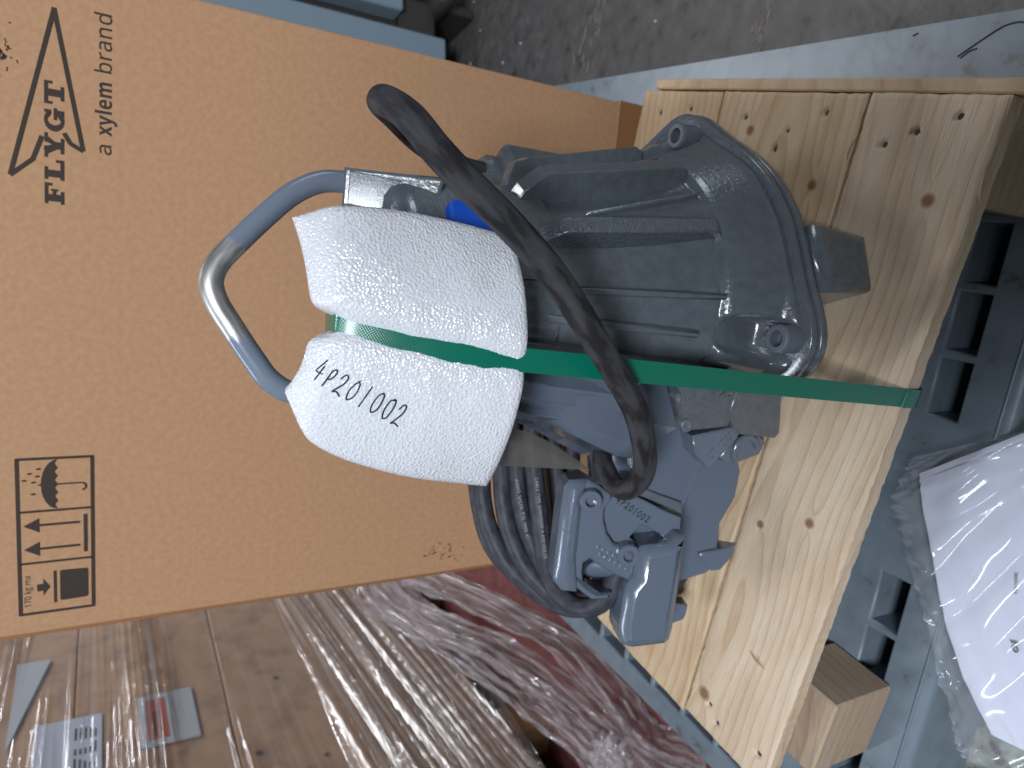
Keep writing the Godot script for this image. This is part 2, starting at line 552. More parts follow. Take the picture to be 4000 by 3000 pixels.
func setting() -> void:
	var st := begin()
	quad(st, Vector3(-12, -0.315, 6), Vector3(12, -0.315, 6), Vector3(12, -0.315, -14), Vector3(-12, -0.315, -14))
	var fl := obj("floor", fin(st), M.floor, self)
	structure(fl, "dark stained concrete warehouse floor")
	var g := grid_t()
	st = begin()
	var y := -0.311
	quad(st, g * Vector3(-2.6, y, -0.42), g * Vector3(-0.8, y, -0.42), g * Vector3(-0.8, y, -2.9), g * Vector3(-2.6, y, -2.9))
	structure(obj("red_floor_paint", fin(st), M.floor_red, self), "dark red painted strip of floor beside the plastic pallet")
	st = begin()
	quad(st, g * Vector3(-2.2, y, 0.9), g * Vector3(1.5, y, 0.9), g * Vector3(1.5, y, -0.40), g * Vector3(-2.2, y, -0.40))
	structure(obj("pale_floor_paint", fin(st), M.floor_green, self), "dirty grey green floor in front of the plastic pallet")
	# worn pale lines and specks on the floor, as flakes of their own
	st = begin()
	for seg in [[Vector2(0.62, -1.53), Vector2(0.28, -1.67), 0.022], [Vector2(0.50, -1.017), Vector2(0.32, -1.046), 0.012]]:
		var a: Vector2 = seg[0]; var b: Vector2 = seg[1]
		var n := 64
		for i in n:
			var f := rng.randf()
			var wd: float = seg[2]
			var c := a.lerp(b, f) + Vector2(rng.randfn(0, 1), rng.randfn(0, 1)) * wd * 0.8
			var r: float = rng.randf_range(0.08, 0.5) * seg[2]
			var poly := PackedVector2Array()
			for k in 7: poly.append(Vector2.from_angle(TAU * k / 7.0) * r * rng.randf_range(0.5, 1.3) * Vector2(1.7, 0.8))
			for k in 7:
				var p := poly[k]; var q := poly[(k + 1) % 7]
				var h := -0.3147 + 0.00002 * i
				tri(st, g * Vector3(c.x, h, c.y), g * Vector3(c.x + q.x, h, c.y + q.y), g * Vector3(c.x + p.x, h, c.y + p.y))
	obj("worn_line", fin(st), M.dust_line, fl)
	st = begin()
	for i in 26:
		var c := Vector2(rng.randf_range(0.42, 1.6), rng.randf_range(-2.4, -0.6))
		lathe(st, g * Transform3D(Basis.IDENTITY, Vector3(c.x, -0.315, c.y)), [[0.0045 * rng.randf_range(0.4, 1.0), 0.0], [0.002, 0.003], [0.0, 0.0035]], 7)
	var sp := obj("debris", fin(st), M.speck, fl)
	sp.set_meta("kind", "stuff")

func plastic_pallet() -> void:
	var o := thing("plastic_pallet", "large blue grey plastic pallet with rows of square pockets under the wooden pallet", "pallet", grid_t() * Vector3(-0.285, -0.315, -1.2), GRID_YAW)
	var g := grid_t()
	var y := -0.165
	var x0 := -0.87; var x1 := 0.295; var z1 := -0.386; var z0 := -1.95
	var st := begin()
	var pockets := []      # x0, x1, z0, z1
	for k in 4: pockets.append([-0.178 + 0.0825 * k, -0.100 + 0.0825 * k, -0.487, -0.443])
	for k in 5: pockets.append([-0.470 - 0.0825 * k, -0.392 - 0.0825 * k, -0.487, -0.443])
	for k in 16: pockets.append([-0.832, -0.790, -0.600 - 0.0825 * k - 0.078, -0.600 - 0.0825 * k])
	var rects := [[x0, x1, -0.443, z1 - 0.008], [x0, x1, -0.60, -0.487], [x0 , -0.832, z0, -0.60], [-0.790, x1, z0, -0.60]]
	# webs between pockets
	var xs := [x0]
	var row := pockets.slice(0, 9)
	row.sort_custom(func(a, b): return a[0] < b[0])
	for p in row: xs.append(p[0]); xs.append(p[1])
	xs.append(x1)
	for i in range(0, xs.size(), 2): rects.append([xs[i], xs[i + 1], -0.487, -0.443])
	for k in 16: rects.append([-0.832, -0.790, -0.600 - 0.0825 * (k + 1), -0.600 - 0.0825 * k - 0.078])
	rects.append([-0.832, -0.790, z0, -0.600 - 0.0825 * 16])
	st.set_smooth_group(-1)
	for r in rects:
		quad(st, g * Vector3(r[0], y, r[3]), g * Vector3(r[1], y, r[3]), g * Vector3(r[1], y, r[2]), g * Vector3(r[0], y, r[2]))
	# rim: a raised ridge, then the rounded front edge down to the floor
	var prof := [[z1 - 0.008, 0.0], [z1 - 0.003, -0.0012], [z1, -0.005], [z1 + 0.001, -0.012], [z1 + 0.004, -0.15]]
	st.set_smooth_group(3)
	for i in prof.size() - 1:
		quad(st, g * Vector3(x0, y + prof[i + 1][1], prof[i + 1][0]), g * Vector3(x1, y + prof[i + 1][1], prof[i + 1][0]), g * Vector3(x1, y + prof[i][1], prof[i][0]), g * Vector3(x0, y + prof[i][1], prof[i][0]))
	st.set_smooth_group(-1)
	for s in [x0, x1]:
		var d := 0.003 if s > 0 else -0.003
		quad(st, g * Vector3(s, y, z1 - 0.008), g * Vector3(s + d, y - 0.15, z1 - 0.008), g * Vector3(s + d, y - 0.15, z0), g * Vector3(s, y, z0))
	obj("deck", fin(st), M.plastic, o)
	st = begin()
	tube(st, PackedVector3Array([g * Vector3(x0 + 0.01, y, -0.400), g * Vector3(x1 - 0.01, y, -0.400)]), 0.0022, 10)
	obj("ridge", fin(st), M.plastic, o)
	for p in pockets:
		st = begin()
		var c := [[0.0, 0.0], [0.0016, -0.0005], [0.0028, -0.0022], [0.0032, -0.005]]
		for i in c.size() - 1:
			st.set_smooth_group(1)
			_ring(st, g, p, c[i][0], y + c[i][1], c[i + 1][0], y + c[i + 1][1])
		st.set_smooth_group(-1)
		_ring(st, g, p, 0.0032, y - 0.005, 0.006, y - 0.11)
		var e := 0.006
		quad(st, g * Vector3(p[0] + e, y - 0.11, p[3] - e), g * Vector3(p[1] - e, y - 0.11, p[3] - e), g * Vector3(p[1] - e, y - 0.11, p[2] + e), g * Vector3(p[0] + e, y - 0.11, p[2] + e))
		obj("pocket", fin(st), M.plastic, o)
	# marker pen arcs on the right hand rim
	st = begin()
	var arcs := [[[0.252, -0.56], [0.268, -0.535], [0.279, -0.515], [0.281, -0.498], [0.276, -0.487]], [[0.278, -0.480], [0.272, -0.472], [0.264, -0.468]], [[0.250, -0.556], [0.256, -0.548], [0.258, -0.540]], [[0.286, -0.62], [0.284, -0.625]]]
	for a in arcs:
		var pts := []
		for q in a: pts.append(g * Vector3(q[0], y + 0.0001, q[1]))
		tube(st, spline(pts, 6), 0.0011, 5)
	obj("marker_scribble", fin(st), M.ink, o).set_meta("kind", "stuff")

func _ring(st: SurfaceTool, g: Transform3D, p: Array, e0: float, h0: float, e1: float, h1: float) -> void:
	var a := [Vector2(p[0] + e0, p[3] - e0), Vector2(p[1] - e0, p[3] - e0), Vector2(p[1] - e0, p[2] + e0), Vector2(p[0] + e0, p[2] + e0)]
	var b := [Vector2(p[0] + e1, p[3] - e1), Vector2(p[1] - e1, p[3] - e1), Vector2(p[1] - e1, p[2] + e1), Vector2(p[0] + e1, p[2] + e1)]
	for i in 4:
		var j := (i + 1) % 4
		quad(st, g * Vector3(a[i].x, h0, a[i].y), g * Vector3(a[j].x, h0, a[j].y), g * Vector3(b[j].x, h1, b[j].y), g * Vector3(b[i].x, h1, b[i].y))

# a board with pits and ragged arrises: x along, z across
func board(called: String, parent: Node, x0: float, x1: float, z0: float, z1: float, top: float, th: float, maps: Array, pits: Array, warp_seed: int) -> void:
	var t := pal_t()
	var nx := int((x1 - x0) / 0.0032); var nz := int((z1 - z0) / 0.0032)
	var wn := noise(warp_seed, 4.0, 3); var en := noise(warp_seed + 3, 30.0, 3)
	var rows := []
	for j in nz + 1:
		var r := []
		for i in nx + 1:
			var x := lerpf(x0, x1, float(i) / nx); var z := lerpf(z0, z1, float(j) / nz)
			var h := top + wn.get_noise_2d(x, z * 2.0) * 0.0008
			if j == 0: z += absf(en.get_noise_2d(x, 0.3)) * 0.0022
			if j == nz: z -= absf(en.get_noise_2d(x, 9.3)) * 0.0022
			if i == 0: x += absf(en.get_noise_2d(3.0, z)) * 0.002
			if i == nx: x -= absf(en.get_noise_2d(5.0, z)) * 0.002
			if i == 0 or j == 0 or i == nx or j == nz: h -= 0.0018
			for p in pits:
				var d := Vector2(x - p[0], z - p[1]).length()
				if d < p[2] * 1.4: h -= p[3] * (1.0 - smoothstep(p[2] * 0.55, p[2] * 1.3, d))
			r.append([Vector3(x, h, z), Vector2(float(i) / nx, float(j) / nz)])
		rows.append(r)
	var st := begin()
	st.set_smooth_group(1)
	for j in nz:
		for i in nx:
			var q := [rows[j][i], rows[j + 1][i], rows[j + 1][i + 1], rows[j][i + 1]]
			for k in [0, 2, 1, 0, 3, 2]:
				st.set_uv(q[k][1]); st.add_vertex(t * q[k][0])
	st.set_smooth_group(-1)
	var loop := []
	for i in nx: loop.append(rows[nz][i])
	for j in nz: loop.append(rows[nz - j][nx])
	for i in nx: loop.append(rows[0][nx - i])
	for j in nz: loop.append(rows[j][0])
	for k in loop.size():
		var a: Array = loop[k]; var b: Array = loop[(k + 1) % loop.size()]
		var la := Vector3(a[0].x, top - th, a[0].z); var lb := Vector3(b[0].x, top - th, b[0].z)
		var off := Vector2(0, 0.1)
		var vs := [[la, a[1] + off], [lb, b[1] + off], [b[0], b[1]], [a[0], a[1]]]
		for w in [0, 2, 1, 0, 3, 2]:
			st.set_uv(vs[w][1]); st.add_vertex(t * vs[w][0])
	st.index(); st.generate_normals(); st.generate_tangents()
	var m := mat(Color.WHITE, 0.72)
	m.albedo_texture = maps[0]
	m.metallic_specular = 0.3
	nm(m, maps[1], 0.7)
	obj(called, st, m, parent)
	for p in pits:
		st = begin()
		lathe(st, t * Transform3D(Basis.IDENTITY, Vector3(p[0], top - p[3] * 0.55, p[1])), [[p[2] * 0.78, -0.002], [p[2] * 0.78, 0.0], [p[2] * 0.6, 0.0006], [0.0, 0.0007]], 12)
		obj("nail", fin(st), M.nail, parent)

func wooden_pallet() -> void:
	var t := pal_t()
	var o := thing("wooden_pallet", "pale pine pallet with wide deck boards carrying the grey pump", "pallet", t * Vector3(-0.29, -0.165, -0.68), PAL_YAW)
	var light := Color(0.80, 0.728, 0.635); var dark := Color(0.68, 0.575, 0.46)
	var f := pine(1060, 186, 101, 40.0, 15.0, light, dark, [Vector3(930, 128, 9), Vector3(404, 36, 7), Vector3(452, 116, 8), Vector3(60, 30, 12)])
	board("front_board", o, -0.715, 0.131, -0.557, -0.408, 0.0, 0.022, f, [[0.078, -0.524, 0.004, 0.008], [0.093, -0.492, 0.004, 0.008], [0.110, -0.452, 0.004, 0.008], [-0.675, -0.520, 0.004, 0.006], [-0.690, -0.50, 0.004, 0.006], [-0.675, -0.43, 0.0045, 0.008]], 111)
	var g := pine(1060, 280, 131, 150.0, 17.0, Color(0.775, 0.69, 0.575), Color(0.645, 0.52, 0.39), [Vector3(900, 150, 9), Vector3(1000, 80, 8), Vector3(220, 190, 14), Vector3(930, 230, 8), Vector3(60, 150, 12)])
	board("middle_board", o, -0.722, 0.130, -0.783, -0.560, 0.0, 0.022, g, [[0.098, -0.735, 0.004, 0.007], [0.108, -0.61, 0.004, 0.008], [0.063, -0.672, 0.0045, 0.007], [-0.01, -0.617, 0.004, 0.006], [0.085, -0.66, 0.0035, 0.007]], 112)
	var h := pine(900, 190, 161, -30.0, 14.0, Color(0.75, 0.65, 0.53), Color(0.63, 0.505, 0.38), [Vector3(300, 80, 10)])
	board("rear_board", o, -0.712, 0.129, -0.957, -0.786, 0.0, 0.021, h, [[0.098, -0.91, 0.0045, 0.007], [0.105, -0.845, 0.0045, 0.007], [0.073, -0.868, 0.004, 0.006]], 113)
	var side := mat(Color.WHITE, 0.8)
	side.albedo_texture = h[0]
	side.uv1_triplanar = true; side.uv1_scale = Vector3(1.4, 4.0, 1.4)
	var weathered := pine(300, 160, 191, 70.0, 9.0, Color(0.66, 0.585, 0.50), Color(0.52, 0.43, 0.345), [])
	var block_wood := mat(Color.WHITE, 0.85)
	block_wood.albedo_texture = weathered[0]
	block_wood.uv1_triplanar = true; block_wood.uv1_scale = Vector3(4, 5, 4)
	for x in [-0.66, -0.29, 0.092]:
		var st := begin()
		at_box(st, t, Vector3(x - 0.05, -0.046, -0.95), Vector3(x + 0.05, -0.0245, -0.425 if x != -0.29 else -0.52), 0.0015)
		obj("stringer_board", fin(st), side, o)
	# edge of the stringer that stands out past the board ends on the right
	for x in [-0.625, -0.29, 0.085]:
		for z in [[-0.475, -0.382], [-0.73, -0.635], [-0.95, -0.86]]:
			if x == -0.29 and z[0] == -0.475: continue
			if x == 0.085 and z[0] == -0.475: z = [-0.51, -0.424]
			var st := begin()
			at_box(st, t, Vector3(x - 0.055, -0.163, z[0]), Vector3(x + 0.055, -0.0475, z[1]), 0.003)
			obj("block", fin(st), block_wood, o)
	var st2 := begin()
	at_box(st2, t, Vector3(0.1315, -0.022, -0.935), Vector3(0.146, -0.0015, -0.37), 0.002)
	obj("edge_batten", fin(st2), side, o)
	# splinters
	for q in [[0.072, 0.001, -0.560, 0.6], [-0.56, 0.001, -0.47, -0.9], [0.045, 0.0, -0.405, 0.2]]:
		st2 = begin()
		var p := t * Vector3(q[0], q[1], q[2])
		var dir := Vector3(cos(q[3]), 0.1, sin(q[3])) * 0.014
		tube(st2, spline([p - dir, p + Vector3(0, 0.003, 0), p + dir], 4), func(u): return 0.0004 + 0.0011 * sin(PI * u), 6)
		obj("splinter", fin(st2), side, o)

# ------------------------------------------------------------------ carton with its print
func carton_t() -> Transform3D:
	return Transform3D(Basis(Vector3.UP, -deg_to_rad(11.0)), Vector3(0.45, 0, -1.005))

func flat(called: String, poly: Array, t: Transform3D, parent: Node, m: Material) -> void:
	var st := begin()
	var shapes := []
	for p in poly:    # strokes that overlap become one outline
		var cur: PackedVector2Array = p
		var area := 0.0
		for i in cur.size(): area += cur[i].cross(cur[(i + 1) % cur.size()])
		if area < 0: cur.reverse()
		var k := 0
		while k < shapes.size():
			var u := Geometry2D.merge_polygons(cur, shapes[k])
			if u.size() == 1:
				cur = u[0]
				shapes.remove_at(k)
				k = 0
			else: k += 1
		shapes.append(cur)
	for p in shapes: prism(st, t, p, 0.0002, 0.0007)
	obj(called, fin(st), m, parent)

func bar(a: Vector2, b: Vector2, w: float) -> PackedVector2Array:
	var d := (b - a).normalized(); var n := Vector2(-d.y, d.x) * w / 2
	return PackedVector2Array([a - n, b - n, b + n, a + n])

func carton() -> void:
	var t := carton_t()
	var o := thing("cardboard_carton", "tall brown cardboard box with black printed arrow emblem standing behind the pump", "box", t * Vector3(-0.37, -0.165, -0.35), -deg_to_rad(11.0))
	var st := begin()
	var x0 := -0.80; var x1 := 0.052; var r := 0.004
	var poly := PackedVector2Array()
	for c in [[x1, 0.0, 0], [x1, -0.7, 1], [x0, -0.7, 2], [x0, 0.0, 3]]:
		for k in 4:
			var a: float = PI / 2 - c[2] * PI / 2 - k * PI / 6
			var cx: float = c[0] + (-r if c[2] < 2 else r); var cz: float = c[1] + (-r if c[2] == 0 or c[2] == 3 else r)
			poly.append(Vector2(cx + r * cos(a), cz + r * sin(a)))
	# walls as a bowed skin: a slight belly in the front panel
	var nn := noise(301, 3.0, 2)
	var rows := []
	for j in 41:
		var row := []
		for i in 61:
			var u := i / 60.0; var v := j / 40.0
			var bow := 0.006 * sin(PI * u) * sin(PI * clampf(v, 0.0, 1.0)) + nn.get_noise_2d(u * 0.8, v) * 0.0015 * sin(PI * u)
			row.append(t * Vector3(lerpf(x0 + r, x1 - r, u), lerpf(-0.066, 1.10, v), bow * 0.0))
		rows.append(row)
	st.set_smooth_group(1)
	sheet(st, rows, true)
	st.set_smooth_group(2)
	for i in poly.size():
		var p := poly[i]; var q := poly[(i + 1) % poly.size()]
		if p.y > -0.0001 and q.y > -0.0001: continue
		quad(st, t * Vector3(q.x, -0.066, q.y), t * Vector3(p.x, -0.066, p.y), t * Vector3(p.x, 1.10, p.y), t * Vector3(q.x, 1.10, q.y))
	st.set_smooth_group(-1)
	quad(st, t * Vector3(x0, 1.10, 0), t * Vector3(x1, 1.10, 0), t * Vector3(x1, 1.10, -0.7), t * Vector3(x0, 1.10, -0.7))
	obj("carton_wall", fin(st), M.card, o)
	st = begin()
	at_box(st, t, Vector3(x0 + 0.003, -0.1645, -0.69), Vector3(x1 + 0.004, -0.0685, -0.003), 0.002)
	obj("bottom_flap", fin(st), M.card_edge, o)
	st = begin()
	tube(st, spline([t * Vector3(x0, -0.0675, -0.001), t * Vector3(-0.4, -0.0665, 0.0), t * Vector3(x1, -0.0675, -0.001)], 8), 0.0016, 8)
	obj("crease", fin(st), M.card, o)
	st = begin()
	tube(st, PackedVector3Array([t * Vector3(x0 - 0.001, -0.066, -0.003), t * Vector3(x0 - 0.001, 1.1, -0.003)]), 0.003, 8)
	obj("corner_edge", fin(st), M.card_edge, o)
	# print
	var e := thing_part("emblem", o)
	var a := Vector2(0.003, 0.781); var bl := Vector2(-0.197, 0.829); var bi := Vector2(-0.1467, 0.796); var ri := Vector2(-0.1396, 0.773); var br := Vector2(-0.1585, 0.753)
	var w := 0.0050
	flat("emblem_outline", [bar(a, bl, w), bar(a + Vector2(0, 0.0005), br, w), bar(bl, Vector2(-0.175, 0.8055), w), bar(Vector2(-0.176, 0.806), bi, w), bar(br, Vector2(-0.151, 0.767), w), bar(Vector2(-0.1515, 0.7665), ri, w)], t, e, M.print)
	var et := t * Transform3D(Basis(Vector3.BACK, -0.012), Vector3(-0.2275, 0.7740, 0.0))
	var rc := func(x: float, y0: float, x2: float, y2: float) -> PackedVector2Array: return PackedVector2Array([Vector2(x, y0), Vector2(x2, y0), Vector2(x2, y2), Vector2(x, y2)]) 
	var ring := func(c: Vector2, rx: float, ry: float, tx: float, ty: float, a0: float, a1: float) -> PackedVector2Array:
		var p := PackedVector2Array()
		for i in 17:
			var an := deg_to_rad(lerpf(a0, a1, i / 16.0))
			p.append(c + Vector2(cos(an) * rx, sin(an) * ry))
		for i in 17:
			var an := deg_to_rad(lerpf(a1, a0, i / 16.0))
			p.append(c + Vector2(cos(an) * (rx - tx), sin(an) * (ry - ty)))
		return p
	var glyphs := [
		[rc.call(4, 0, 12.5, 20.5), rc.call(1, 16.7, 26, 20.5), rc.call(22.5, 12.5, 26, 20.5), rc.call(4, 8.5, 19, 12.2), rc.call(16.5, 6.5, 19, 14.2), rc.call(1, 0, 16.5, 3.6)],
		[rc.call(4, 0, 12.5, 20.5), rc.call(1, 0, 25, 4), rc.call(21.5, 0, 25, 8.6), rc.call(1, 17, 16, 20.5)],
		[bar(Vector2(15, 8), Vector2(7, 19.5), 7.2), bar(Vector2(15.5, 8), Vector2(24, 19.5), 4.6), rc.call(11, 0, 19.5, 10), rc.call(6, 0, 24.5, 3.6), rc.call(0.5, 17, 14, 20.5), rc.call(18, 17, 29.5, 20.5)],
		[ring.call(Vector2(14, 10.25), 13.0, 10.6, 7.2, 3.4, 35.0, 335.0), rc.call(19, 0, 26, 10.4), rc.call(14.5, 7.4, 28.5, 10.8), rc.call(22.5, 13.5, 26, 20.5)],
		[rc.call(10, 0, 18.5, 20.5), rc.call(1, 16.7, 27.5, 20.5), rc.call(1, 12.0, 4.2, 20.5), rc.call(24.3, 12.0, 27.5, 20.5), rc.call(6, 0, 22.5, 3.6)]]
	var starts := [0.0, 29.0, 55.5, 86.0, 117.5]
	for i in 5:
		var polys := []
		for gl in glyphs[i]:
			var p := PackedVector2Array()
			for q in gl: p.append((q + Vector2(starts[i], 0)) * Vector2(0.00101, 0.00100))
			polys.append(p)
		flat("emblem_letter", polys, et, e, M.print)
	var sl := Basis(Vector3.BACK, -0.008)
	lettering("slogan_lettering", "a", false, false, t * Transform3D(sl, Vector3(-0.159, 0.7220, 0.0002)), 0.012, 0.0135, M.print, e)
	lettering("slogan_lettering", "xylem", true, false, t * Transform3D(sl, Vector3(-0.136, 0.7160, 0.0002)), 0.064, 0.0245, M.print, e)
	lettering("slogan_lettering", "brand", false, false, t * Transform3D(sl, Vector3(-0.0605, 0.7212, 0.0002)), 0.069, 0.0195, M.print, e)
	var k := thing_part("handling_marks", o)
	var f0 := Vector2(-0.770, 0.7465); var f1 := Vector2(-0.554, 0.8305)
	var h := f1.y - f0.y; var cw := (f1.x - f0.x) / 3.0
	var fr := [bar(f0, Vector2(f1.x, f0.y), 0.0045), bar(Vector2(f0.x, f1.y), f1, 0.0045), bar(f0 - Vector2(0, 0.002), Vector2(f0.x, f1.y + 0.002), 0.0035), bar(Vector2(f1.x, f0.y - 0.002), f1 + Vector2(0, 0.002), 0.0035)]
	for i in 2: fr.append(bar(Vector2(f0.x + cw * (i + 1), f0.y), Vector2(f0.x + cw * (i + 1), f1.y), 0.003))
	flat("frame", fr, t, k, M.print)
	# load mark
	var c := f0 + Vector2(cw * 0.5, 0)
	var bxp := Vector2(0.022, 0.0)
	flat("load_mark", [PackedVector2Array([c + Vector2(-0.021, 0.008), c + Vector2(-0.019, 0.006), c + Vector2(0.019, 0.006), c + Vector2(0.021, 0.008), c + Vector2(0.022, 0.037), c + Vector2(0.020, 0.039), c + Vector2(-0.020, 0.039), c + Vector2(-0.022, 0.037)]), bar(c + Vector2(-0.024, 0.0445), c + Vector2(0.022, 0.0445), 0.0035), PackedVector2Array([c + Vector2(0, 0.050), c + Vector2(0.012, 0.058), c + Vector2(0.005, 0.058), c + Vector2(0.005, 0.065), c + Vector2(-0.005, 0.065), c + Vector2(-0.005, 0.058), c + Vector2(-0.012, 0.058)])], t, k, M.print)
	lettering("load_text", "170 kg mx", false, false, t * Transform3D(Basis.IDENTITY, Vector3(c.x - 0.026, f1.y - 0.0145, 0.0002)), 0.045, 0.0105, M.print, k)
	# upright arrows
	c = f0 + Vector2(cw * 1.5, 0)
	var ar := [bar(c + Vector2(-0.027, 0.0085), c + Vector2(0.027, 0.0085), 0.0045)]
	for s in [-0.0165, 0.0165]:
		ar.append(bar(c + Vector2(s, 0.015), c + Vector2(s, 0.062), 0.0032))
		ar.append(PackedVector2Array([c + Vector2(s - 0.010, 0.061), c + Vector2(s + 0.010, 0.061), c + Vector2(s, 0.0785)]))
	flat("upright_arrows", ar, t, k, M.print)
	# umbrella
	c = f0 + Vector2(cw * 2.5, 0)
	var dome := PackedVector2Array()
	for i in 13:
		var an := PI * i / 12.0
		dome.append(c + Vector2(0.034 * cos(an), 0.040 + 0.0185 * sin(an)))
	for i in range(1, 12): dome.append(c + Vector2(-0.034 + 0.068 * i / 12.0, 0.040 + (0.003 if i % 2 == 1 else -0.0005)))
	var um := [dome, bar(c + Vector2(0, 0.012), c + Vector2(0, 0.041), 0.002), PackedVector2Array([c + Vector2(-0.0015, 0.058), c + Vector2(0.0015, 0.058), c + Vector2(0, 0.063)])]
	for i in 6:
		var a0 := PI + PI * i / 6.0; var a1 := PI + PI * (i + 1) / 6.0
		var hc := c + Vector2(-0.005, 0.012)
		um.append(bar(hc + Vector2(cos(a0), sin(a0)) * 0.005, hc + Vector2(cos(a1), sin(a1)) * 0.005, 0.002))
	for q in [[-0.012, 0.067], [0.004, 0.0665], [0.012, 0.062], [0.022, 0.0605], [0.016, 0.0705], [0.007, 0.0765]]:
		var d := PackedVector2Array()
		for i in 8: d.append(c + Vector2(q[0], q[1]) + Vector2(cos(TAU * i / 8) * 0.0014, sin(TAU * i / 8) * 0.0030))
		um.append(d)
	flat("umbrella_mark", um, t, k, M.print)
	# scuffs of ink near the lower left corner
	var sc := []
	for i in 34:
		var p := Vector2(-0.76 + rng.randfn(0, 0.012), (0.20 if i < 22 else 0.245) + rng.randfn(0, 0.012))
		sc.append(bar(p, p + Vector2(rng.randf_range(-1, 1), rng.randf_range(-1, 1)) * 0.004, rng.randf_range(0.0006, 0.0018)))
	flat("ink_scuff", sc, t, o, M.print)
	sc = []
	for i in 40:
		var p := Vector2(-0.062 + rng.randfn(0, 0.014), 0.835 + rng.randfn(0, 0.007))
		sc.append(bar(p, p + Vector2(rng.randf_range(-1, 1), rng.randf_range(-0.4, 0.4)) * 0.006, rng.randf_range(0.0006, 0.0016)))
	flat("ink_scuff", sc, t, o, M.print)

func thing_part(called: String, parent: Node) -> Node3D:
	var n := Node3D.new()
	n.name = numbered(called, parent)
	parent.add_child(n)
	return n

# ------------------------------------------------------------------ wrapped crate
func crate() -> void:
	var g := grid_t()
	var X := -1.31
	var o := thing("wrapped_crate", "stretch wrapped wooden crate on a pallet left of the cardboard box", "crate", g * Vector3(-1.7, -0.315, -1.6), GRID_YAW)
	var z0 := -2.5; var z1 := -0.75
	var edges := [-0.175, 0.115, 0.462, 0.80, 1.10]
	for i in edges.size() - 1:
		var st := begin()
		var dx := rng.randf_range(-0.002, 0.002)
		at_box(st, g, Vector3(X - 0.75, edges[i] + 0.001, z0), Vector3(X + dx, edges[i + 1] - 0.001, z1), 0.003)
		obj("plank", fin(st), M.crate if i % 2 == 0 else M.crate_dark, o)
	for q in [[0.33, -1.72, 0.008], [0.275, -1.40, 0.007], [-0.12, -1.37, 0.006], [0.40, -1.36, 0.012], [0.86, -1.72, 0.007], [0.42, -1.46, 0.008]]:
		var st := begin()
		lathe(st, g * Transform3D(Basis(Vector3.BACK, -PI / 2), Vector3(X, q[0], q[1])), [[q[2], 0.0022], [q[2] * 0.5, 0.0035], [0.0, 0.004]], 12, true)
		obj("knot", fin(st), M.knot, o)
	for z in [-1.36, -0.95, -2.1]:
		var st := begin()
		at_box(st, g, Vector3(X - 0.10, -0.313, z - 0.055), Vector3(X - 0.006, -0.1765, z + 0.055), 0.004)
		obj("pallet_block", fin(st), M.crate, o)
	var st0 := begin()
	at_box(st0, g, Vector3(X - 0.8, -0.312, z0), Vector3(X - 0.5, -0.178, z1), 0.0)
	obj("pallet_base", fin(st0), M.crate, o)
	# shipping label and document pouch under the film
	var lb := g * Transform3D(Basis(Vector3.UP, PI / 2), Vector3(X + 0.003, 0.0, 0.0))   # local x = -z of grid, y up
	var st1 := begin()
	prism(st1, lb, PackedVector2Array([Vector2(1.40, 0.742), Vector2(1.72, 0.742), Vector2(1.72, 0.878), Vector2(1.40, 0.878)]), 0.0, 0.0006)
	var label := obj("shipping_label", fin(st1), M.label, o)
	var rows := []
	for i in 5:
		for k in 5: rows.append(bar(Vector2(1.44 + k * 0.05, 0.755 + i * 0.010), Vector2(1.44 + k * 0.05 + rng.randf_range(0.015, 0.042), 0.755 + i * 0.010), 0.0045))
	flat("label_print", rows, lb * Transform3D(Basis.IDENTITY, Vector3(0, 0, 0.0005)), o, M.ink)
	var px := 1.56
	st1 = begin()
	prism(st1, lb, PackedVector2Array([Vector2(px, 0.535), Vector2(px + 0.19, 0.54), Vector2(px + 0.185, 0.665), Vector2(px, 0.665)]), 0.0, 0.004, 0.002)
	obj("document_pouch", fin(st1), M.tape, o)
	st1 = begin()
	prism(st1, lb, PackedVector2Array([Vector2(px + 0.02, 0.602), Vector2(px + 0.165, 0.605), Vector2(px + 0.165, 0.648), Vector2(px + 0.02, 0.646)]), 0.004, 0.005)
	obj("red_slip", fin(st1), M.red, o)
	flat("slip_print", [bar(Vector2(px + 0.03, 0.618), Vector2(px + 0.15, 0.62), 0.004), bar(Vector2(px + 0.03, 0.630), Vector2(px + 0.12, 0.631), 0.005)], lb * Transform3D(Basis.IDENTITY, Vector3(0, 0, 0.005)), o, M.ink)
	st1 = begin()
	prism(st1, lb, PackedVector2Array([Vector2(1.65, 0.93), Vector2(1.98, 0.935), Vector2(1.98, 0.86)]), 0.0, 0.003)
	obj("grey_tape", fin(st1), M.tape, o)
	# stretch film: long taut folds running along the side
	var nx := 40; var ny := 520
	var amp := noise(501, 2.2, 3); var fold := noise(502, 26.0, 3); var ridge := noise(503, 60.0, 2)
	var pts := []
	for j in ny + 1:
		var row := []
		var v := float(j) / ny
		for i in nx + 1:
			var u := float(i) / nx
			var z := lerpf(z0, z1, u)
			var yy := lerpf(-0.20, 1.06, v) 
			var slope := yy + (z + 1.4) * (0.10 - 0.12 * v)
			var band := clampf(0.42 + 1.5 * amp.get_noise_2d(slope * 1.5, z * 0.15), 0.0, 1.0)
			if slope < 0.24: band = maxf(band, 0.8)
			if slope > 0.24 and slope < 0.44: band *= 0.12
			var h := pow(absf(fold.get_noise_2d(slope, z * 0.012)), 1.2) * 0.075 * band + absf(ridge.get_noise_2d(slope, z * 0.02)) * 0.010 * band
			row.append(g * Vector3(X + 0.008 + h, yy, z))
		pts.append(row)
	st1 = begin()
	sheet(st1, pts, true)
	obj("stretch_film", fin(st1), M.film, o)
	# the lower wraps lie several layers thick and pull into tight pleats
	pts = []
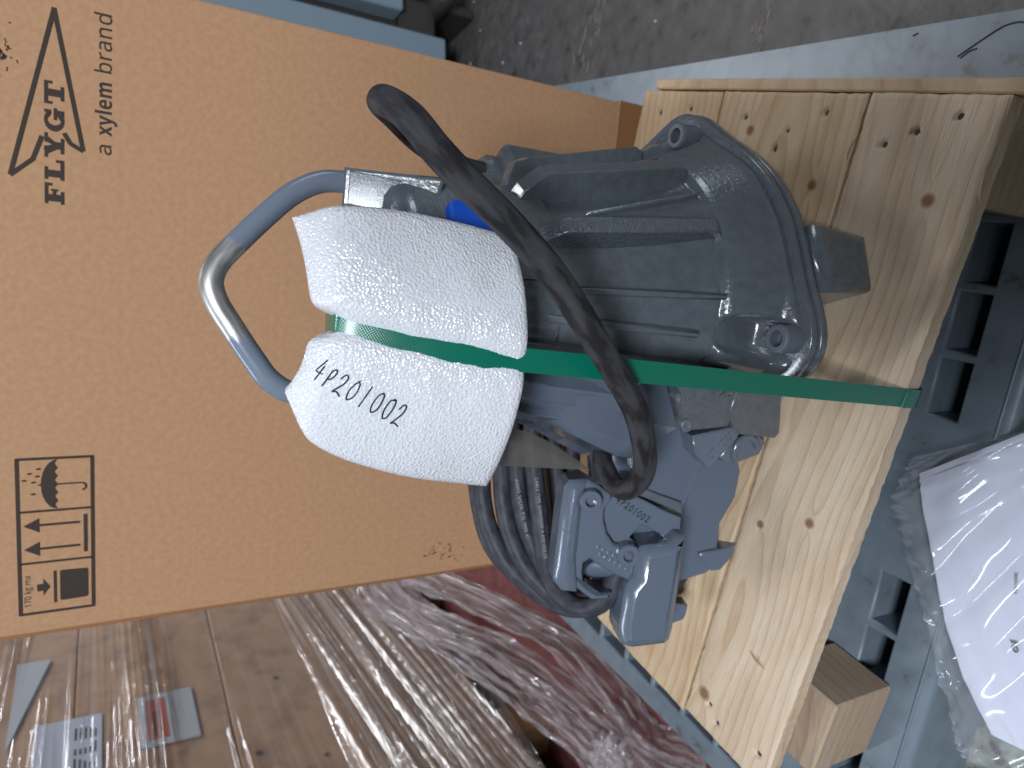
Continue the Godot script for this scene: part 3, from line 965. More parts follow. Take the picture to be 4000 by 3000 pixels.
	for j in 241:
		var row := []
		for i in 31:
			var z := lerpf(z0, z1, i / 30.0)
			var yy := lerpf(-0.15, 0.235, j / 240.0)
			var sl := yy + (z + 1.4) * 0.06
			var h := pow(absf(fold.get_noise_2d(sl * 0.9 + 3.0, z * 0.010)), 0.8) * 0.030 + absf(ridge.get_noise_2d(sl + 5.0, z * 0.012)) * 0.004
			row.append(g * Vector3(X + 0.034 + h, yy + (z + 1.4) * -0.05, z))
		pts.append(row)
	st1 = begin()
	sheet(st1, pts, true)
	obj("stretch_film", fin(st1), M.film_pleats, o)
	# loose tail of film, gathered and draped from the crate foot towards the floor
	var tail := thing("film_tail", "crumpled tail of clear stretch film hanging from the crate onto the red floor", "plastic film", g * Vector3(-1.1, -0.31, -1.1))
	var cn := noise(511, 9.0, 2); var cf := noise(512, 30.0, 3)
	var lines := [
		[[-1.24, 0.06, -2.0], [-1.18, 0.06, -1.75], [-1.10, 0.03, -1.50], [-1.05, -0.06, -1.30], [-1.07, -0.16, -1.13], [-1.10, -0.235, -0.99], [-1.12, -0.25, -0.85]],
		[[-1.20, 0.01, -2.0], [-1.08, -0.01, -1.68], [-1.02, -0.10, -1.40], [-1.00, -0.19, -1.20], [-1.04, -0.25, -1.02], [-1.05, -0.27, -0.90], [-1.00, -0.28, -0.76]],
		[[-1.26, 0.10, -1.9], [-1.22, 0.03, -1.66], [-1.20, -0.06, -1.45], [-1.20, -0.14, -1.28], [-1.20, -0.21, -1.12], [-1.20, -0.25, -0.98], [-1.22, -0.26, -0.86]]]
	var widths := [0.14, 0.11, 0.10]
	for k in lines.size():
		var cp := []
		for i in lines[k].size():
			var q: Array = lines[k][i]
			var drop: float = 0.11 * (1.0 - i / 5.0) if i < 5 else 0.0
			cp.append(g * Vector3(q[0] + 0.25 * drop, maxf(q[1] - drop, -0.29), q[2]))
		var path := spline(cp, 16)
		var sheetp := []
		for i in path.size():
			var tn := (path[min(i + 1, path.size() - 1)] - path[max(i - 1, 0)]).normalized()
			var s := tn.cross(Vector3(0.5, 1.0, 0.3).normalized()).normalized()
			var n := s.cross(tn)
			var row := []
			var f := float(i) / path.size()
			var ww: float = widths[k] * (1.0 - 0.45 * sin(PI * clampf(f * 1.1, 0, 1)))
			for j in 61:
				var a := (j / 60.0 - 0.5)
				var along := f * 0.10 + k
				var h := cn.get_noise_2d(a * 0.34 + k * 7.0, along * 1.6) * 0.055 + cn.get_noise_2d(a * 0.8 + k * 3.0, along * 2.6) * 0.014 + cn.get_noise_2d(a * 0.4 + k, f * 0.9) * 0.012
				row.append(path[i] + s * (a * ww + cn.get_noise_2d(a * 2.0, f * 0.9 + 5.0) * 0.014) + n * (h + 0.018 * cos(a * PI)))
			sheetp.append(row)
		st1 = begin()
		sheet(st1, sheetp, true)
		obj("film_strip", fin(st1), M.film_bunch, tail)
	var kn := []
	var kc := g * Vector3(-1.10, -0.20, -0.95)
	for i in 41:
		var row := []
		for j in 49:
			var th := PI * i / 40.0; var ph := TAU * j / 48.0
			var dir := Vector3(sin(th) * cos(ph), cos(th), sin(th) * sin(ph))
			var r := 0.036 + 0.035 * absf(cf.get_noise_3dv(dir * 0.09)) + 0.018 * cn.get_noise_3dv(dir * 0.3)
			row.append(kc + dir * r * Vector3(1.2, 0.7, 1.0))
		kn.append(row)
	st1 = begin()
	sheet(st1, kn)
	obj("film_knot", fin(st1), M.film_bunch, tail)

func cabinet() -> void:
	var o := thing("steel_cabinet", "blue grey steel cabinet with two door panels at the back right", "cabinet", Vector3(1.3, -0.315, -2.4))
	var T := Transform3D(Basis.IDENTITY, Vector3(0, 0, 0))
	var st := begin()
	at_box(st, T, Vector3(0.42, -0.13, -2.7), Vector3(1.75, 1.0, -2.10), 0.004)
	obj("cabinet_body", fin(st), M.dark_steel, o)
	st = begin()
	at_box(st, T, Vector3(0.42, -0.20, -2.098), Vector3(1.082, 1.0, -2.02), 0.006)
	obj("door_panel", fin(st), M.steel, o)
	st = begin()
	at_box(st, T, Vector3(1.135, -0.06, -2.098), Vector3(1.75, 1.0, -2.02), 0.006)
	obj("door_panel", fin(st), M.steel, o)
	st = begin()
	tube(st, PackedVector3Array([Vector3(1.20, -0.185, -2.5), Vector3(1.20, -0.185, -1.99)]), 0.036, 16)
	obj("foot_rail", fin(st), M.dark_steel, o)
	st = begin()
	at_box(st, T, Vector3(1.09, -0.18, -2.6), Vector3(1.20, -0.06, -2.06), 0.004)
	obj("foot_frame", fin(st), M.dark_steel, o)
	for q in [[1.185, 1.215, -0.21, -2.05], [0.55, 0.62, -0.13, -2.35]]:
		st = begin()
		at_box(st, T, Vector3(q[0], -0.312, -2.55), Vector3(q[1], q[2], q[3]), 0.004)
		obj("leg", fin(st), M.dark_steel, o)

# ------------------------------------------------------------------ pump
func rad_dir(az: float) -> Vector3:
	return Vector3(sin(az), 0, cos(az))

func gauss(a: float, s: float) -> float:
	return exp(-a * a / (s * s))

func lobes(az: float) -> float:
	var v := 0.0
	for b in [-16.0, 78.0, 174.0]:
		var d := wrapf(rad_to_deg(az) - b, -180, 180)
		v += exp(-pow(absf(d) / 13.0, 2.0))
	return v

func cut(az: float) -> float:
	var d := wrapf(rad_to_deg(az) + 70.0, -180, 180)
	return 0.062 * (1.0 - smoothstep(28.0, 47.0, absf(d)))

const RIB_AZ := [35.0, 63.0, -17.0, 20.0, 50.0, 77.0, -4.0, -30.0, -52.0, -74.0, -96.0, 106.0, 135.0, 165.0, -125.0, -155.0]

func pump() -> void:
	var o := thing("submersible_pump", "grey painted submersible pump with ribbed housing and tube handle, strapped to the wooden pallet", "pump", AX)
	var T := Transform3D(Basis.IDENTITY, AX)
	# housing: (height, radius) profile with cast-in relief
	var prof := [[0.108, 0.205], [0.118, 0.206], [0.126, 0.203], [0.150, 0.191], [0.168, 0.182], [0.173, 0.178], [0.178, 0.168], [0.20, 0.158], [0.24, 0.143], [0.28, 0.132], [0.33, 0.123], [0.37, 0.119], [0.45, 0.117], [0.485, 0.115], [0.496, 0.110], [0.502, 0.100], [0.505, 0.06], [0.506, 0.0]]
	var rows := []
	for i in prof.size() - 1:
		var sub := 3 if prof[i + 1][0] - prof[i][0] < 0.015 else 14
		for s in sub:
			var y: float = lerpf(prof[i][0], prof[i + 1][0], float(s) / sub); var r: float = lerpf(prof[i][1], prof[i + 1][1], float(s) / sub)
			rows.append([y, r])
	rows.append(prof[-1])
	var pts := []
	for row in rows:
		var line := []
		for k in 361:
			var az := TAU * k / 360.0
			var r: float = row[1]
			var y: float = row[0]
			for b in RIB_AZ:    # fillets that swell under the ribs
				var d := wrapf(rad_to_deg(az) - b, -180, 180)
				r += 0.007 * maxf(0.0, 1.0 - absf(d) / 9.0) * smoothstep(0.173, 0.182, y) * clampf((0.335 - y) / 0.15, 0.0, 1.0)
			if y > 0.34: r += 0.004 * gauss(wrapf(rad_to_deg(az) * 1.0, -24, 24) , 7.0) * (1.0 - smoothstep(0.42, 0.5, y))
			# counterbore above each screw
			for b in [-16.0, 72.0, 93.0, 174.0, -106.0]:
				var d := wrapf(rad_to_deg(az) - b, -180, 180) / 57.3 * 0.19
				var e := Vector2(d / 0.024, (y - 0.145) / 0.045).length()
				r = lerpf(r, minf(r, 0.1715), 1.0 - smoothstep(0.86, 1.0, e))
			r += 0.018 * lobes(az) * (1.0 - smoothstep(0.112, 0.122, y))
			r -= cut(az) * (1.0 - smoothstep(0.15, 0.24, y))
			line.append(AX + rad_dir(az) * r + Vector3(0, y, 0))
		pts.append(line)
	var st := begin()
	st.set_smooth_group(1)
	sheet(st, pts, true)
	obj("motor_housing", fin(st), M.paint, o)
	st = begin()
	var fl_prof := [[0.105, 0.42], [0.124, 0.385], [0.150, 0.30], [0.190, 0.215], [0.194, 0.195], [0.12, 0.16]]
	var fl_az := [-112.0, -98.0, -90.0, -76.0, -68.0, -50.0, -42.0]
	st.set_smooth_group(-1)
	for i in fl_prof.size() - 1:
		for k in fl_az.size() - 1:
			var q := []
			for c in [[i, k], [i, k + 1], [i + 1, k + 1], [i + 1, k]]:
				var dip: float = 0.0 if c[1] % 2 == 1 or c[0] == 0 or c[0] == 5 else 0.006
				if c[1] == 0 or c[1] == fl_az.size() - 1: dip = 0.05 if c[0] > 0 else 0.02
				q.append(AX + rad_dir(deg_to_rad(fl_az[c[1]])) * (fl_prof[c[0]][0] - dip) + Vector3(0, fl_prof[c[0]][1], 0))
			quad(st, q[0], q[3], q[2], q[1])
	obj("flared_skirt", fin(st), M.smooth_paint, o)
	# two flanges with a joint between them
	for f in [[0.084, 0.0955, 0.0], [0.0975, 0.1095, 0.001]]:
		var fp := []
		for q in [[f[0], -0.10], [f[0], -0.0025], [f[0] + 0.002, 0.0], [f[1] - 0.0012, 0.0], [f[1], -0.0016], [f[1], -0.05]]:
			var line := []
			for k in 241:
				var az := TAU * k / 240.0
				line.append(AX + rad_dir(az) * (0.214 + 0.024 * lobes(az) + q[1] - f[2] - cut(az)) + Vector3(0, q[0], 0))
			fp.append(line)
		st = begin()
		st.set_smooth_group(1)
		sheet(st, fp, true)
		obj("flange", fin(st), M.paint, o)
	# volute below
	st = begin()
	lathe(st, T, [[0.0, 0.001], [0.11, 0.001], [0.13, 0.012], [0.138, 0.04], [0.138, 0.07], [0.13, 0.0835], [0.0, 0.0836]], 64, true)
	obj("volute", fin(st), M.paint, o)
	# feet
	for a in [8.0, 128.0, -112.0]:
		var d := rad_dir(deg_to_rad(a))
		var tf := Transform3D(Basis(Vector3.UP, deg_to_rad(a)), AX)
		st = begin()
		var fpoly := PackedVector2Array([Vector2(-0.032, 0.0), Vector2(0.032, 0.0), Vector2(0.037, 0.0838), Vector2(-0.037, 0.0838)])
		prism(st, tf, fpoly, 0.12, 0.226, 0.012, 3)
		obj("foot", fin(st), M.paint, o)
	# ribs
	for b in RIB_AZ:
		var az := deg_to_rad(b)
		var d := rad_dir(az)
		var tn := Vector3(cos(az), 0, -sin(az))
		var wdt := 0.017
		var pr := [[0.105, 0.375], [0.130, 0.365], [0.151, 0.347], [0.155, 0.335], [0.184, 0.183], [0.180, 0.174], [0.12, 0.174]]
		if b == 35.0 or b == 63.0: wdt = 0.005; pr = [[0.105, 0.31], [0.132, 0.30], [0.172, 0.200], [0.178, 0.181], [0.12, 0.176]]
		if b == -17.0: wdt = 0.007; pr = [[0.105, 0.365], [0.126, 0.355], [0.148, 0.30], [0.176, 0.205], [0.12, 0.2]]
		if b == -4.0: wdt = 0.006; pr = [[0.105, 0.35], [0.134, 0.34], [0.156, 0.27], [0.185, 0.181], [0.12, 0.176]]
		if b == -30.0: wdt = 0.008; pr = [[0.105, 0.40], [0.126, 0.39], [0.138, 0.31], [0.184, 0.150], [0.12, 0.150]]
		if b <= -52.0 and b > -100.0: wdt = 0.024; pr = [[0.105, 0.40], [0.126, 0.385], [0.142, 0.335], [0.156, 0.24], [0.150, 0.17], [0.12, 0.17]]
		if b == 50.0: wdt = 0.021
		if b == 77.0: pr = [[0.105, 0.36], [0.146, 0.345], [0.152, 0.33], [0.186, 0.185], [0.180, 0.174], [0.12, 0.174]]
		var poly := PackedVector2Array()
		for q in pr: poly.append(Vector2(q[0], q[1]))
		st = begin()
		# two halves so that both long edges are rounded
		prism(st, Transform3D(Basis(d, Vector3.UP, d.cross(Vector3.UP)), AX), poly, 0.0, wdt * 0.5, 0.0018, 2)
		_mirror_prism(st, d, poly, wdt * 0.5, 0.0018)
		obj("rib", fin(st), M.rough_paint if b == 20.0 else (M.paint if b > -40.0 else M.smooth_paint), o)
	# socket screws
	for q in [[-15.0, 0.214, 0.109, 1.2], [72.0, 0.206, 0.1095, 1.25], [93.0, 0.186, 0.121, 1.2], [174.0, 0.21, 0.109, 1.0], [-106.0, 0.21, 0.109, 1.0]]:
		st = begin()
		var k: float = q[3]
		var tb := Transform3D(Basis.IDENTITY, AX + rad_dir(deg_to_rad(q[0])) * q[1] + Vector3(0, q[2], 0))
		lathe(st, tb, [[0.0125 * k, -0.004], [0.0125 * k, 0.020 * k], [0.0118 * k, 0.0218 * k], [0.0105 * k, 0.0225 * k], [0.0072 * k, 0.0225 * k], [0.0068 * k, 0.0215 * k], [0.0068 * k, 0.012 * k], [0.0, 0.010 * k]], 30)
		obj("socket_screw", fin(st), M.bolt, o)
	# pad under the upper right screw
	st = begin()
	lathe(st, Transform3D(Basis.IDENTITY, AX + rad_dir(deg_to_rad(93.0)) * 0.172), [[0.036, 0.100], [0.034, 0.112], [0.028, 0.118], [0.02, 0.120], [0.0, 0.1205]], 32, true)
	obj("screw_pad", fin(st), M.paint, o)
	# handle sockets and tube
	var hx := 0.118
	for s in [1.0, -1.0]:
		var tf := Transform3D(Basis(Vector3.UP, 0.14), Vector3(AX.x - 0.005, 0, -0.675))
		st = begin()
		var poly := mm([[62, 575], [66, 579], [117, 562], [122, 556], [124, 470], [112, 440], [62, 425]])
		if s < 0:
			poly = mm([[-62, 425], [-112, 440], [-124, 470], [-122, 556], [-117, 562], [-66, 579], [-62, 575]])
		if s > 0: poly = mm([[74, 540], [80, 546], [118, 534], [122, 528], [122, 470], [112, 438], [66, 425]])
		else: poly = mm([[-66, 425], [-112, 438], [-122, 470], [-122, 528], [-118, 534], [-80, 546], [-74, 540]])
		prism(st, tf, poly, -0.022, 0.030, 0.005, 3)
		if s < 0: obj("handle_socket", fin(st), M.paint, o)
		# cast face, left rough, with its draft angle
		if s > 0:
			st = begin()
			var cfr := frame(Vector3(0.186, 0.517, -0.645), Vector3(-0.16, 0.50, 0.85))
			prism(st, cfr, mm([[14, 16], [-17, 17], [-21, -15], [9, -33]]), -0.03, 0.0, 0.0012, 2)
			obj("cast_face", fin(st), M.rough_paint, o)
		if s > 0:
			st = begin()
			prism(st, frame(Vector3(0.186, 0.517, -0.645), Vector3(-0.16, 0.50, 0.85)), mm([[17, 22], [-19, 23], [-20, 12], [-27, -18], [-27, -63], [14, -73]]), -0.07, -0.0015, 0.003, 3)
			obj("socket_body", fin(st), M.paint, o)
		# triangular gusset that fairs the socket into the housing
		st = begin()
		var gp := mm([[70, 505], [112, 462], [98, 420], [60, 410], [40, 470]]) if s > 0 else mm([[-40, 470], [-60, 410], [-98, 420], [-112, 462], [-70, 505]])
		prism(st, tf, gp, 0.0, 0.040, 0.012, 4)
		if s < 0: obj("gusset", fin(st), M.paint, o)
		else:
			st = begin()
			prism(st, frame(Vector3(0.186, 0.517, -0.645), Vector3(0.10, 0.40, 0.91)), mm([[12, -34], [-22, -15], [-28, -60], [4, -56]]), -0.03, 0.002, 0.006, 3)
			obj("gusset", fin(st), M.paint, o)
	var hp := [Vector3(0.197, 0.50, -0.68), Vector3(0.198, 0.530, -0.68), Vector3(0.194, 0.553, -0.68), Vector3(0.180, 0.577, -0.68), Vector3(0.158, 0.600, -0.68), Vector3(0.132, 0.624, -0.68), Vector3(0.112, 0.641, -0.68), Vector3(0.094, 0.648, -0.68), Vector3(0.076, 0.644, -0.68), Vector3(0.055, 0.632, -0.68), Vector3(0.025, 0.613, -0.68), Vector3(0.003, 0.596, -0.68), Vector3(-0.008, 0.570, -0.68), Vector3(-0.010, 0.50, -0.68)]
	var path := spline(hp, 8)
	var hd := thing_part("handle", o)
	var total := 0.0
	for i in path.size() - 1: total += path[i].distance_to(path[i + 1])
	var wear := Image.create(512, 64, false, Image.FORMAT_RGB8); var shine := Image.create(512, 64, false, Image.FORMAT_RGB8)
	var wn := noise(901, 0.03, 4)
	for y in 64:
		for x in 512:
			var f := x / 511.0
			var k := smoothstep(0.365, 0.415, f + wn.get_noise_2d(x, y) * 0.05) * (1.0 - smoothstep(0.615, 0.655, f + wn.get_noise_2d(x + 700, y) * 0.05))
			wear.set_pixel(x, y, Color(0.42, 0.46, 0.515).lerp(Color(0.72, 0.71, 0.70) * (1.0 + 0.25 * wn.get_noise_2d(x * 0.6, y * 6.0)), k))
			shine.set_pixel(x, y, Color(0.22 + 0.20 * k, k * 0.85, 0))
	var hm := mat(Color.WHITE, 1.0, 1.0)
	hm.albedo_texture = tex(wear)
	var sh := tex(shine)
	hm.roughness_texture = sh; hm.roughness_texture_channel = BaseMaterial3D.TEXTURE_CHANNEL_RED
	hm.metallic_texture = sh; hm.metallic_texture_channel = BaseMaterial3D.TEXTURE_CHANNEL_GREEN
	hm.uv1_scale = Vector3(1.0 / (12.0 * total), 1.0, 1.0)
	st = begin()
	tube(st, path, 0.0107, 28, false)
	obj("handle_tube", fin(st), hm, hd)
	# blue plate on the housing
	st = begin()
	var bp := Transform3D(Basis(Vector3.UP, deg_to_rad(12.0)), AX)
	prism(st, bp, mm([[-20, 452], [-17, 456], [42, 456], [45, 452], [45, 416], [42, 412], [-17, 412], [-20, 416]]), 0.112, 0.1245, 0.0015)
	obj("name_plate", fin(st), M.blue, o)
	# cable entry behind
	st = begin()
	box(st, Transform3D(Basis(Vector3.UP, 0.5), Vector3(0.247, 0.215, -0.79)), Vector3(0.085, 0.17, 0.09), 0.008)
	obj("cable_entry", fin(st), M.paint, o)
	st = begin()
	lathe(st, Transform3D(Basis.IDENTITY, Vector3(0.262, 0.29, -0.80)), [[0.03, 0.0], [0.03, 0.02], [0.026, 0.026], [0.016, 0.028]], 28)
	obj("cable_gland", fin(st), M.paint, o)
	# discharge branch
	st = begin()
	tube(st, spline([Vector3(0.08, 0.10, -0.74), Vector3(-0.02, 0.10, -0.745), Vector3(-0.10, 0.10, -0.755), Vector3(-0.19, 0.09, -0.77)], 8), func(u): return lerpf(0.085, 0.06, u), 40)
	obj("discharge_branch", fin(st), M.smooth_paint, o)
	st = begin()
	prism(st, frame(Vector3(-0.105, 0.12, -0.655), Vector3(-0.2, 0.35, 0.91)), mm([[40, 60], [72, 40], [72, 0], [42, -20], [6, -34], [-58, -14], [-46, 34], [-10, 50]]), -0.09, 0.0, 0.006)
	obj("shoulder", fin(st), M.smooth_paint, o)
	var df := frame(Vector3(-0.213, 0.0, -0.676), Vector3(-0.1, 0.45, 0.888))
	st = begin()
	prism(st, df, mm([[89, 100], [120, 70], [130, 12], [96, -2], [60, 3], [33, 16], [23, 21], [-7, 21], [-36, 21], [-47, 37], [-58, 71], [-33, 130], [40, 150]]), -0.05, 0.0, 0.004)
	obj("discharge_foot", fin(st), M.smooth_paint, o)
	st = begin()
	prism(st, df, mm([[-16, 49], [-22, 47], [-40, 30], [-38, 18], [-18, 2], [-2, 0], [-6, 10], [-9, 21], [-12, 36]]), -0.03, 0.007, 0.003)
	obj("foot_lip", fin(st), M.smooth_paint, o)
	st = begin()
	prism(st, df, mm([[-78, 84], [-88, 78], [-91, 56], [-104, 58], [-111, 61], [-120, 84]]), -0.03, 0.0, 0.002)
	obj("claw_toe", fin(st), M.smooth_paint, o)
	# small foot, tag plate and lug between strap and claw
	var tf2 := frame(Vector3(-0.063, 0.0, -0.603), Vector3(-0.25, 0.14, 0.96))
	st = begin()
	prism(st, tf2, mm([[30, 84], [52, 80], [70, 60], [66, 10], [43, 8], [19, 3], [0, 0], [-7, 6], [-2, 61], [6, 74]]), -0.05, 0.004, 0.004)
	obj("side_foot", fin(st), M.paint, o)
	st = begin()
	prism(st, tf2, mm([[60, 176], [70, 78], [29, 70], [6, 79], [1, 138], [10, 160]]), -0.03, 0.001, 0.004)
	var pl2 := obj("cover_plate", fin(st), M.rough_paint, o)
	for q in [[41, 163], [9, 141]]:
		st = begin()
		lathe(st, tf2 * Transform3D(Basis(Vector3.RIGHT, PI / 2), Vector3(q[0] * 0.001, q[1] * 0.001, 0.0)), [[0.0085, 0.0], [0.0082, 0.003], [0.0065, 0.004], [0.004, 0.0035], [0.0, 0.001]], 20)
		obj("plate_screw", fin(st), M.bolt, o)
	st = begin()
	prism(st, tf2, mm([[-4, 130], [8, 74], [0, 62], [-8, 65], [-40, 93], [-44, 98], [-42, 103], [-27, 121]]), -0.03, 0.003, 0.002)
	obj("text_tab", fin(st), M.smooth_paint, o)
	var tdir := Vector2(0.73, -0.683)
	var tt := tf2 * Transform3D(Basis(Vector3(tdir.x, tdir.y, 0), Vector3(0.683, 0.73, 0), Vector3.BACK), Vector3(-0.036, 0.0985, 0.003))
	lettering("cast_lettering", "CI OUT", true, false, tt, 0.052, 0.011, M.smooth_paint, o, 0.0016)
	st = begin()
	var arc := PackedVector2Array()
	for i in 15: arc.append(Vector2(-0.027, 0.030) + Vector2.from_angle(deg_to_rad(150 - i * 20.0 * 0.9)) * Vector2(0.030, 0.018).rotated(0))
	prism(st, tf2, mm([[-39, 74], [-32, 80], [-8, 58], [-3, 27], [-14, 13], [-30, 19], [-40, 49]]), -0.04, -0.002, 0.004)
	obj("guide_lug", fin(st), M.smooth_paint, o)
	st = begin()
	var ring := []
	for i in 13:
		var an := deg_to_rad(-70.0 + i * 17.0)
		var ctr := Vector2(-0.024, 0.045)
		ring.append(tf2 * Vector3(ctr.x + 0.018 * cos(an), ctr.y + 0.017 * sin(an), -0.001))
	tube(st, spline(ring, 3), 0.004, 10)
	obj("lug_ring", fin(st), M.smooth_paint, o)
	claw(o)

func _mirror_prism(st: SurfaceTool, d: Vector3, poly: PackedVector2Array, h: float, b: float) -> void:
	var p := PackedVector2Array()
	for q in poly: p.append(Vector2(-q.x, q.y))
	prism(st, Transform3D(Basis(-d, Vector3.UP, -d.cross(Vector3.UP)), AX), p, 0.0, h, b, 3)

func claw(o: Node3D) -> void:
	var cf := frame(Vector3(-0.17, 0.17, -0.655), Vector3(-0.1, 0.4, 0.911))
	var c := thing_part("guide_claw", o)
	var st := begin()
	prism(st, cf, mm([[-65, 109], [-49, 108], [8, 105], [46, 101], [52, 96], [55, 75], [50, 65], [37, 46], [30, 44], [18, 52], [5, 52], [-12, 47], [-24, 38], [-27, 25], [-34, 12], [-42, 11], [-57, 10], [-70, 16], [-62, 33], [-52, 53], [-43, 66], [-48, 73], [-60, 74], [-71, 72], [-79, 63], [-85, 52], [-85, 37], [-89, 37], [-92, 45], [-93, 61], [-80, 79], [-79, 99]]), -0.045, 0.0, 0.0045, 3)
	obj("upper_jaw", fin(st), M.smooth_paint, c)
	# raised long flats of the upper jaw
	st = begin()
	prism(st, cf, mm([[-67, 110], [-49, 109.5], [8, 106], [46, 102.5], [53.5, 97], [55.5, 76], [30, 80], [-40, 84], [-82, 80], [-80.5, 99]]), -0.03, 0.012, 0.011, 2)
	obj("jaw_ridge", fin(st), M.smooth_paint, c)
	# recessed web with the written number
	st = begin()
	var web := mm([[46, 60], [39, 30], [28, 2], [16, -23], [6, -47], [-20, -46], [-41, -18], [-40, 10], [-30, 39], [-12, 50], [17, 60]])
	var notch := mm([[-19, 16], [-3, 2], [-17, -28], [-70, -28], [-70, 6], [-26, 6]])
	for piece in Geometry2D.clip_polygons(web, notch): prism(st, cf, piece, -0.040, -0.012, 0.002)
	obj("web", fin(st), M.smooth_paint, c)
	st = begin()
	prism(st, cf, mm([[-46, 18], [2, 18], [2, -34], [-40, -34]]), -0.052, -0.041, 0.0)
	obj("notch_floor", fin(st), M.smooth_paint, c)
	st = begin()
	prism(st, cf, mm([[-27, 9], [-24, 6], [-19, -25], [-10, -36], [-12, -47], [-75, -42], [-125, -38], [-137, -35], [-143, -29], [-146, -10], [-148, 10], [-146, 20], [-141, 24], [-134, 26], [-122, 26], [-85, 23], [-71, 20], [-63, 13], [-42, 11]]), -0.045, 0.006, 0.004, 3)
	obj("lower_jaw", fin(st), M.smooth_paint, c)
	st = begin()
	prism(st, cf, mm([[-26, 9], [-18, -26], [-8, -36], [-10, -47], [-75, -43], [-126, -39], [-138, -36], [-144, -30], [-149, 11], [-147, 21], [-141, 25], [-122, 27], [-85, 24], [-71, 21], [-60, 12]]), -0.03, 0.016, 0.012, 2)
	obj("jaw_ridge", fin(st), M.smooth_paint, c)
	# half round seat for the guide bar and the dark gap behind it
	st = begin()
	var seat := []
	for q in [-0.05, -0.002]:
		var line := []
		for i in 19:
			var an := deg_to_rad(-20.0 + i * 11.0)
			line.append(cf * Vector3(-0.066 + 0.022 * cos(an), 0.052 + 0.021 * sin(an), q))
		seat.append(line)
	sheet(st, seat)
	obj("bar_seat", fin(st), M.smooth_paint, c)
	st = begin()
	tube(st, PackedVector3Array([cf * Vector3(-0.052, 0.012, -0.022), cf * Vector3(-0.062, 0.060, -0.04)]), 0.018, 20)
	obj("guide_bar_pin", fin(st), M.smooth_paint, c)
	# bosses
	for q in [[31, 72, 0.014, 0.012], [-37, 20, 0.015, 0.004]]:
		st = begin()
		var k: float = q[3]
		lathe(st, cf * Transform3D(Basis(Vector3.RIGHT, PI / 2), Vector3(q[0] * 0.001, q[1] * 0.001, 0.0)), [[q[2], -0.014], [q[2] * 0.95, k], [q[2] * 0.86, k + 0.002], [0.0072, k + 0.002], [0.0066, k + 0.001], [0.0064, k - 0.006], [0.0, k - 0.0062]], 28)
		obj("boss", fin(st), M.smooth_paint, c)
	# cast lettering on the bridge
	st = begin()
	for i in 2:
		for k in 6:
			var p := Vector2(-28 - i * 9 + k * -3.4, 57 - k * 6.6 - i * 3) * 0.001
			box(st, cf * Transform3D(Basis(Vector3.BACK, -0.5), Vector3(p.x, p.y, 0.0004)), Vector3(0.0045, 0.0035, 0.0016), 0.0005)
	obj("cast_number", fin(st), M.smooth_paint, c)
	# lip over the dark gap behind the web
	st = begin()
	prism(st, cf, mm([[50, 22], [36, -10], [22, -50], [8, -52], [22, -18], [37, 24]]), -0.06, -0.022, 0.002)
	obj("back_flange", fin(st), M.paint, c)
	st = begin()
	var d := Vector2(-0.53, -0.85); var u := Vector2(0.85, -0.53)
	var hw := func(q: Vector2) -> Vector3:
		var p: Vector2 = Vector2(0.0245, 0.0365) + d * q.x * 0.0062 + u * (q.y * 0.0085)
		return cf * Vector3(p.x, p.y, -0.0116)
	handwriting(st, "4P201002", 1.0, 0.00055, hw)
	obj("marker_number", fin(st), M.ink, c)

# ------------------------------------------------------------------ foam and strap
const FROWS := [[0.0, [0.135, 0.603, -0.575], [0.050, 0.592, -0.570], [-0.005, 0.605, -0.60]], [0.15, [0.145, 0.57, -0.555], [0.047, 0.575, -0.548], [-0.050, 0.583, -0.60]], [0.5, [0.145, 0.49, -0.55], [0.032, 0.507, -0.530], [-0.084, 0.505, -0.60]], [1.0, [0.135, 0.412, -0.55], [0.016, 0.42, -0.512], [-0.102, 0.413, -0.60]]]

func lag(ts: Array, ps: Array, t: float) -> Vector3:
	var r := Vector3.ZERO
	for i in ts.size():
		var w := 1.0
		for j in ts.size():
			if i != j: w *= (t - ts[j]) / (ts[i] - ts[j])
		r += ps[i] * w
	return r

func herm(ts: Array, ps: Array, t: float) -> Vector3:
	var i := 0
	while i < ts.size() - 2 and t > ts[i + 1]: i += 1
	var h: float = ts[i + 1] - ts[i]
	var m := []
	for k in [i, i + 1]:
		if k == 0: m.append((ps[1] - ps[0]) / (ts[1] - ts[0]))
		elif k == ts.size() - 1: m.append((ps[k] - ps[k - 1]) / (ts[k] - ts[k - 1]))
		else: m.append((ps[k + 1] - ps[k - 1]) / (ts[k + 1] - ts[k - 1]))
	var u: float = (t - ts[i]) / h
	var u2 := u * u; var u3 := u2 * u
	return ps[i] * (2 * u3 - 3 * u2 + 1) + m[0] * h * (u3 - 2 * u2 + u) + ps[i + 1] * (3 * u2 - 2 * u3) + m[1] * h * (u3 - u2)

func foam_at(s: float, t: float) -> Vector3:
	var ts := []
	var cols := [[], [], []]
	for r in FROWS:
		ts.append(r[0])
		for k in 3: cols[k].append(Vector3(r[k + 1][0], r[k + 1][1], r[k + 1][2]))
	return lag([0.0, 0.5, 1.0], [herm(ts, cols[0], t), herm(ts, cols[1], t), herm(ts, cols[2], t)], s)

func foam_n(s: float, t: float) -> Vector3:
	var a := foam_at(s + 0.01, t) - foam_at(s - 0.01, t)
	var b := foam_at(s, t + 0.01) - foam_at(s, t - 0.01)
	return a.cross(b).normalized()

# groove pressed in by the strap
func groove(s: float, t: float) -> float:
	var c := gauss((s - 0.5) / 0.052, 1.0)
	return c * (0.006 + 0.020 * exp(-t * 9.0))

func foam_outer(s: float, t: float) -> Vector3:
	return foam_at(s, t) - foam_n(s, t) * groove(s, t)

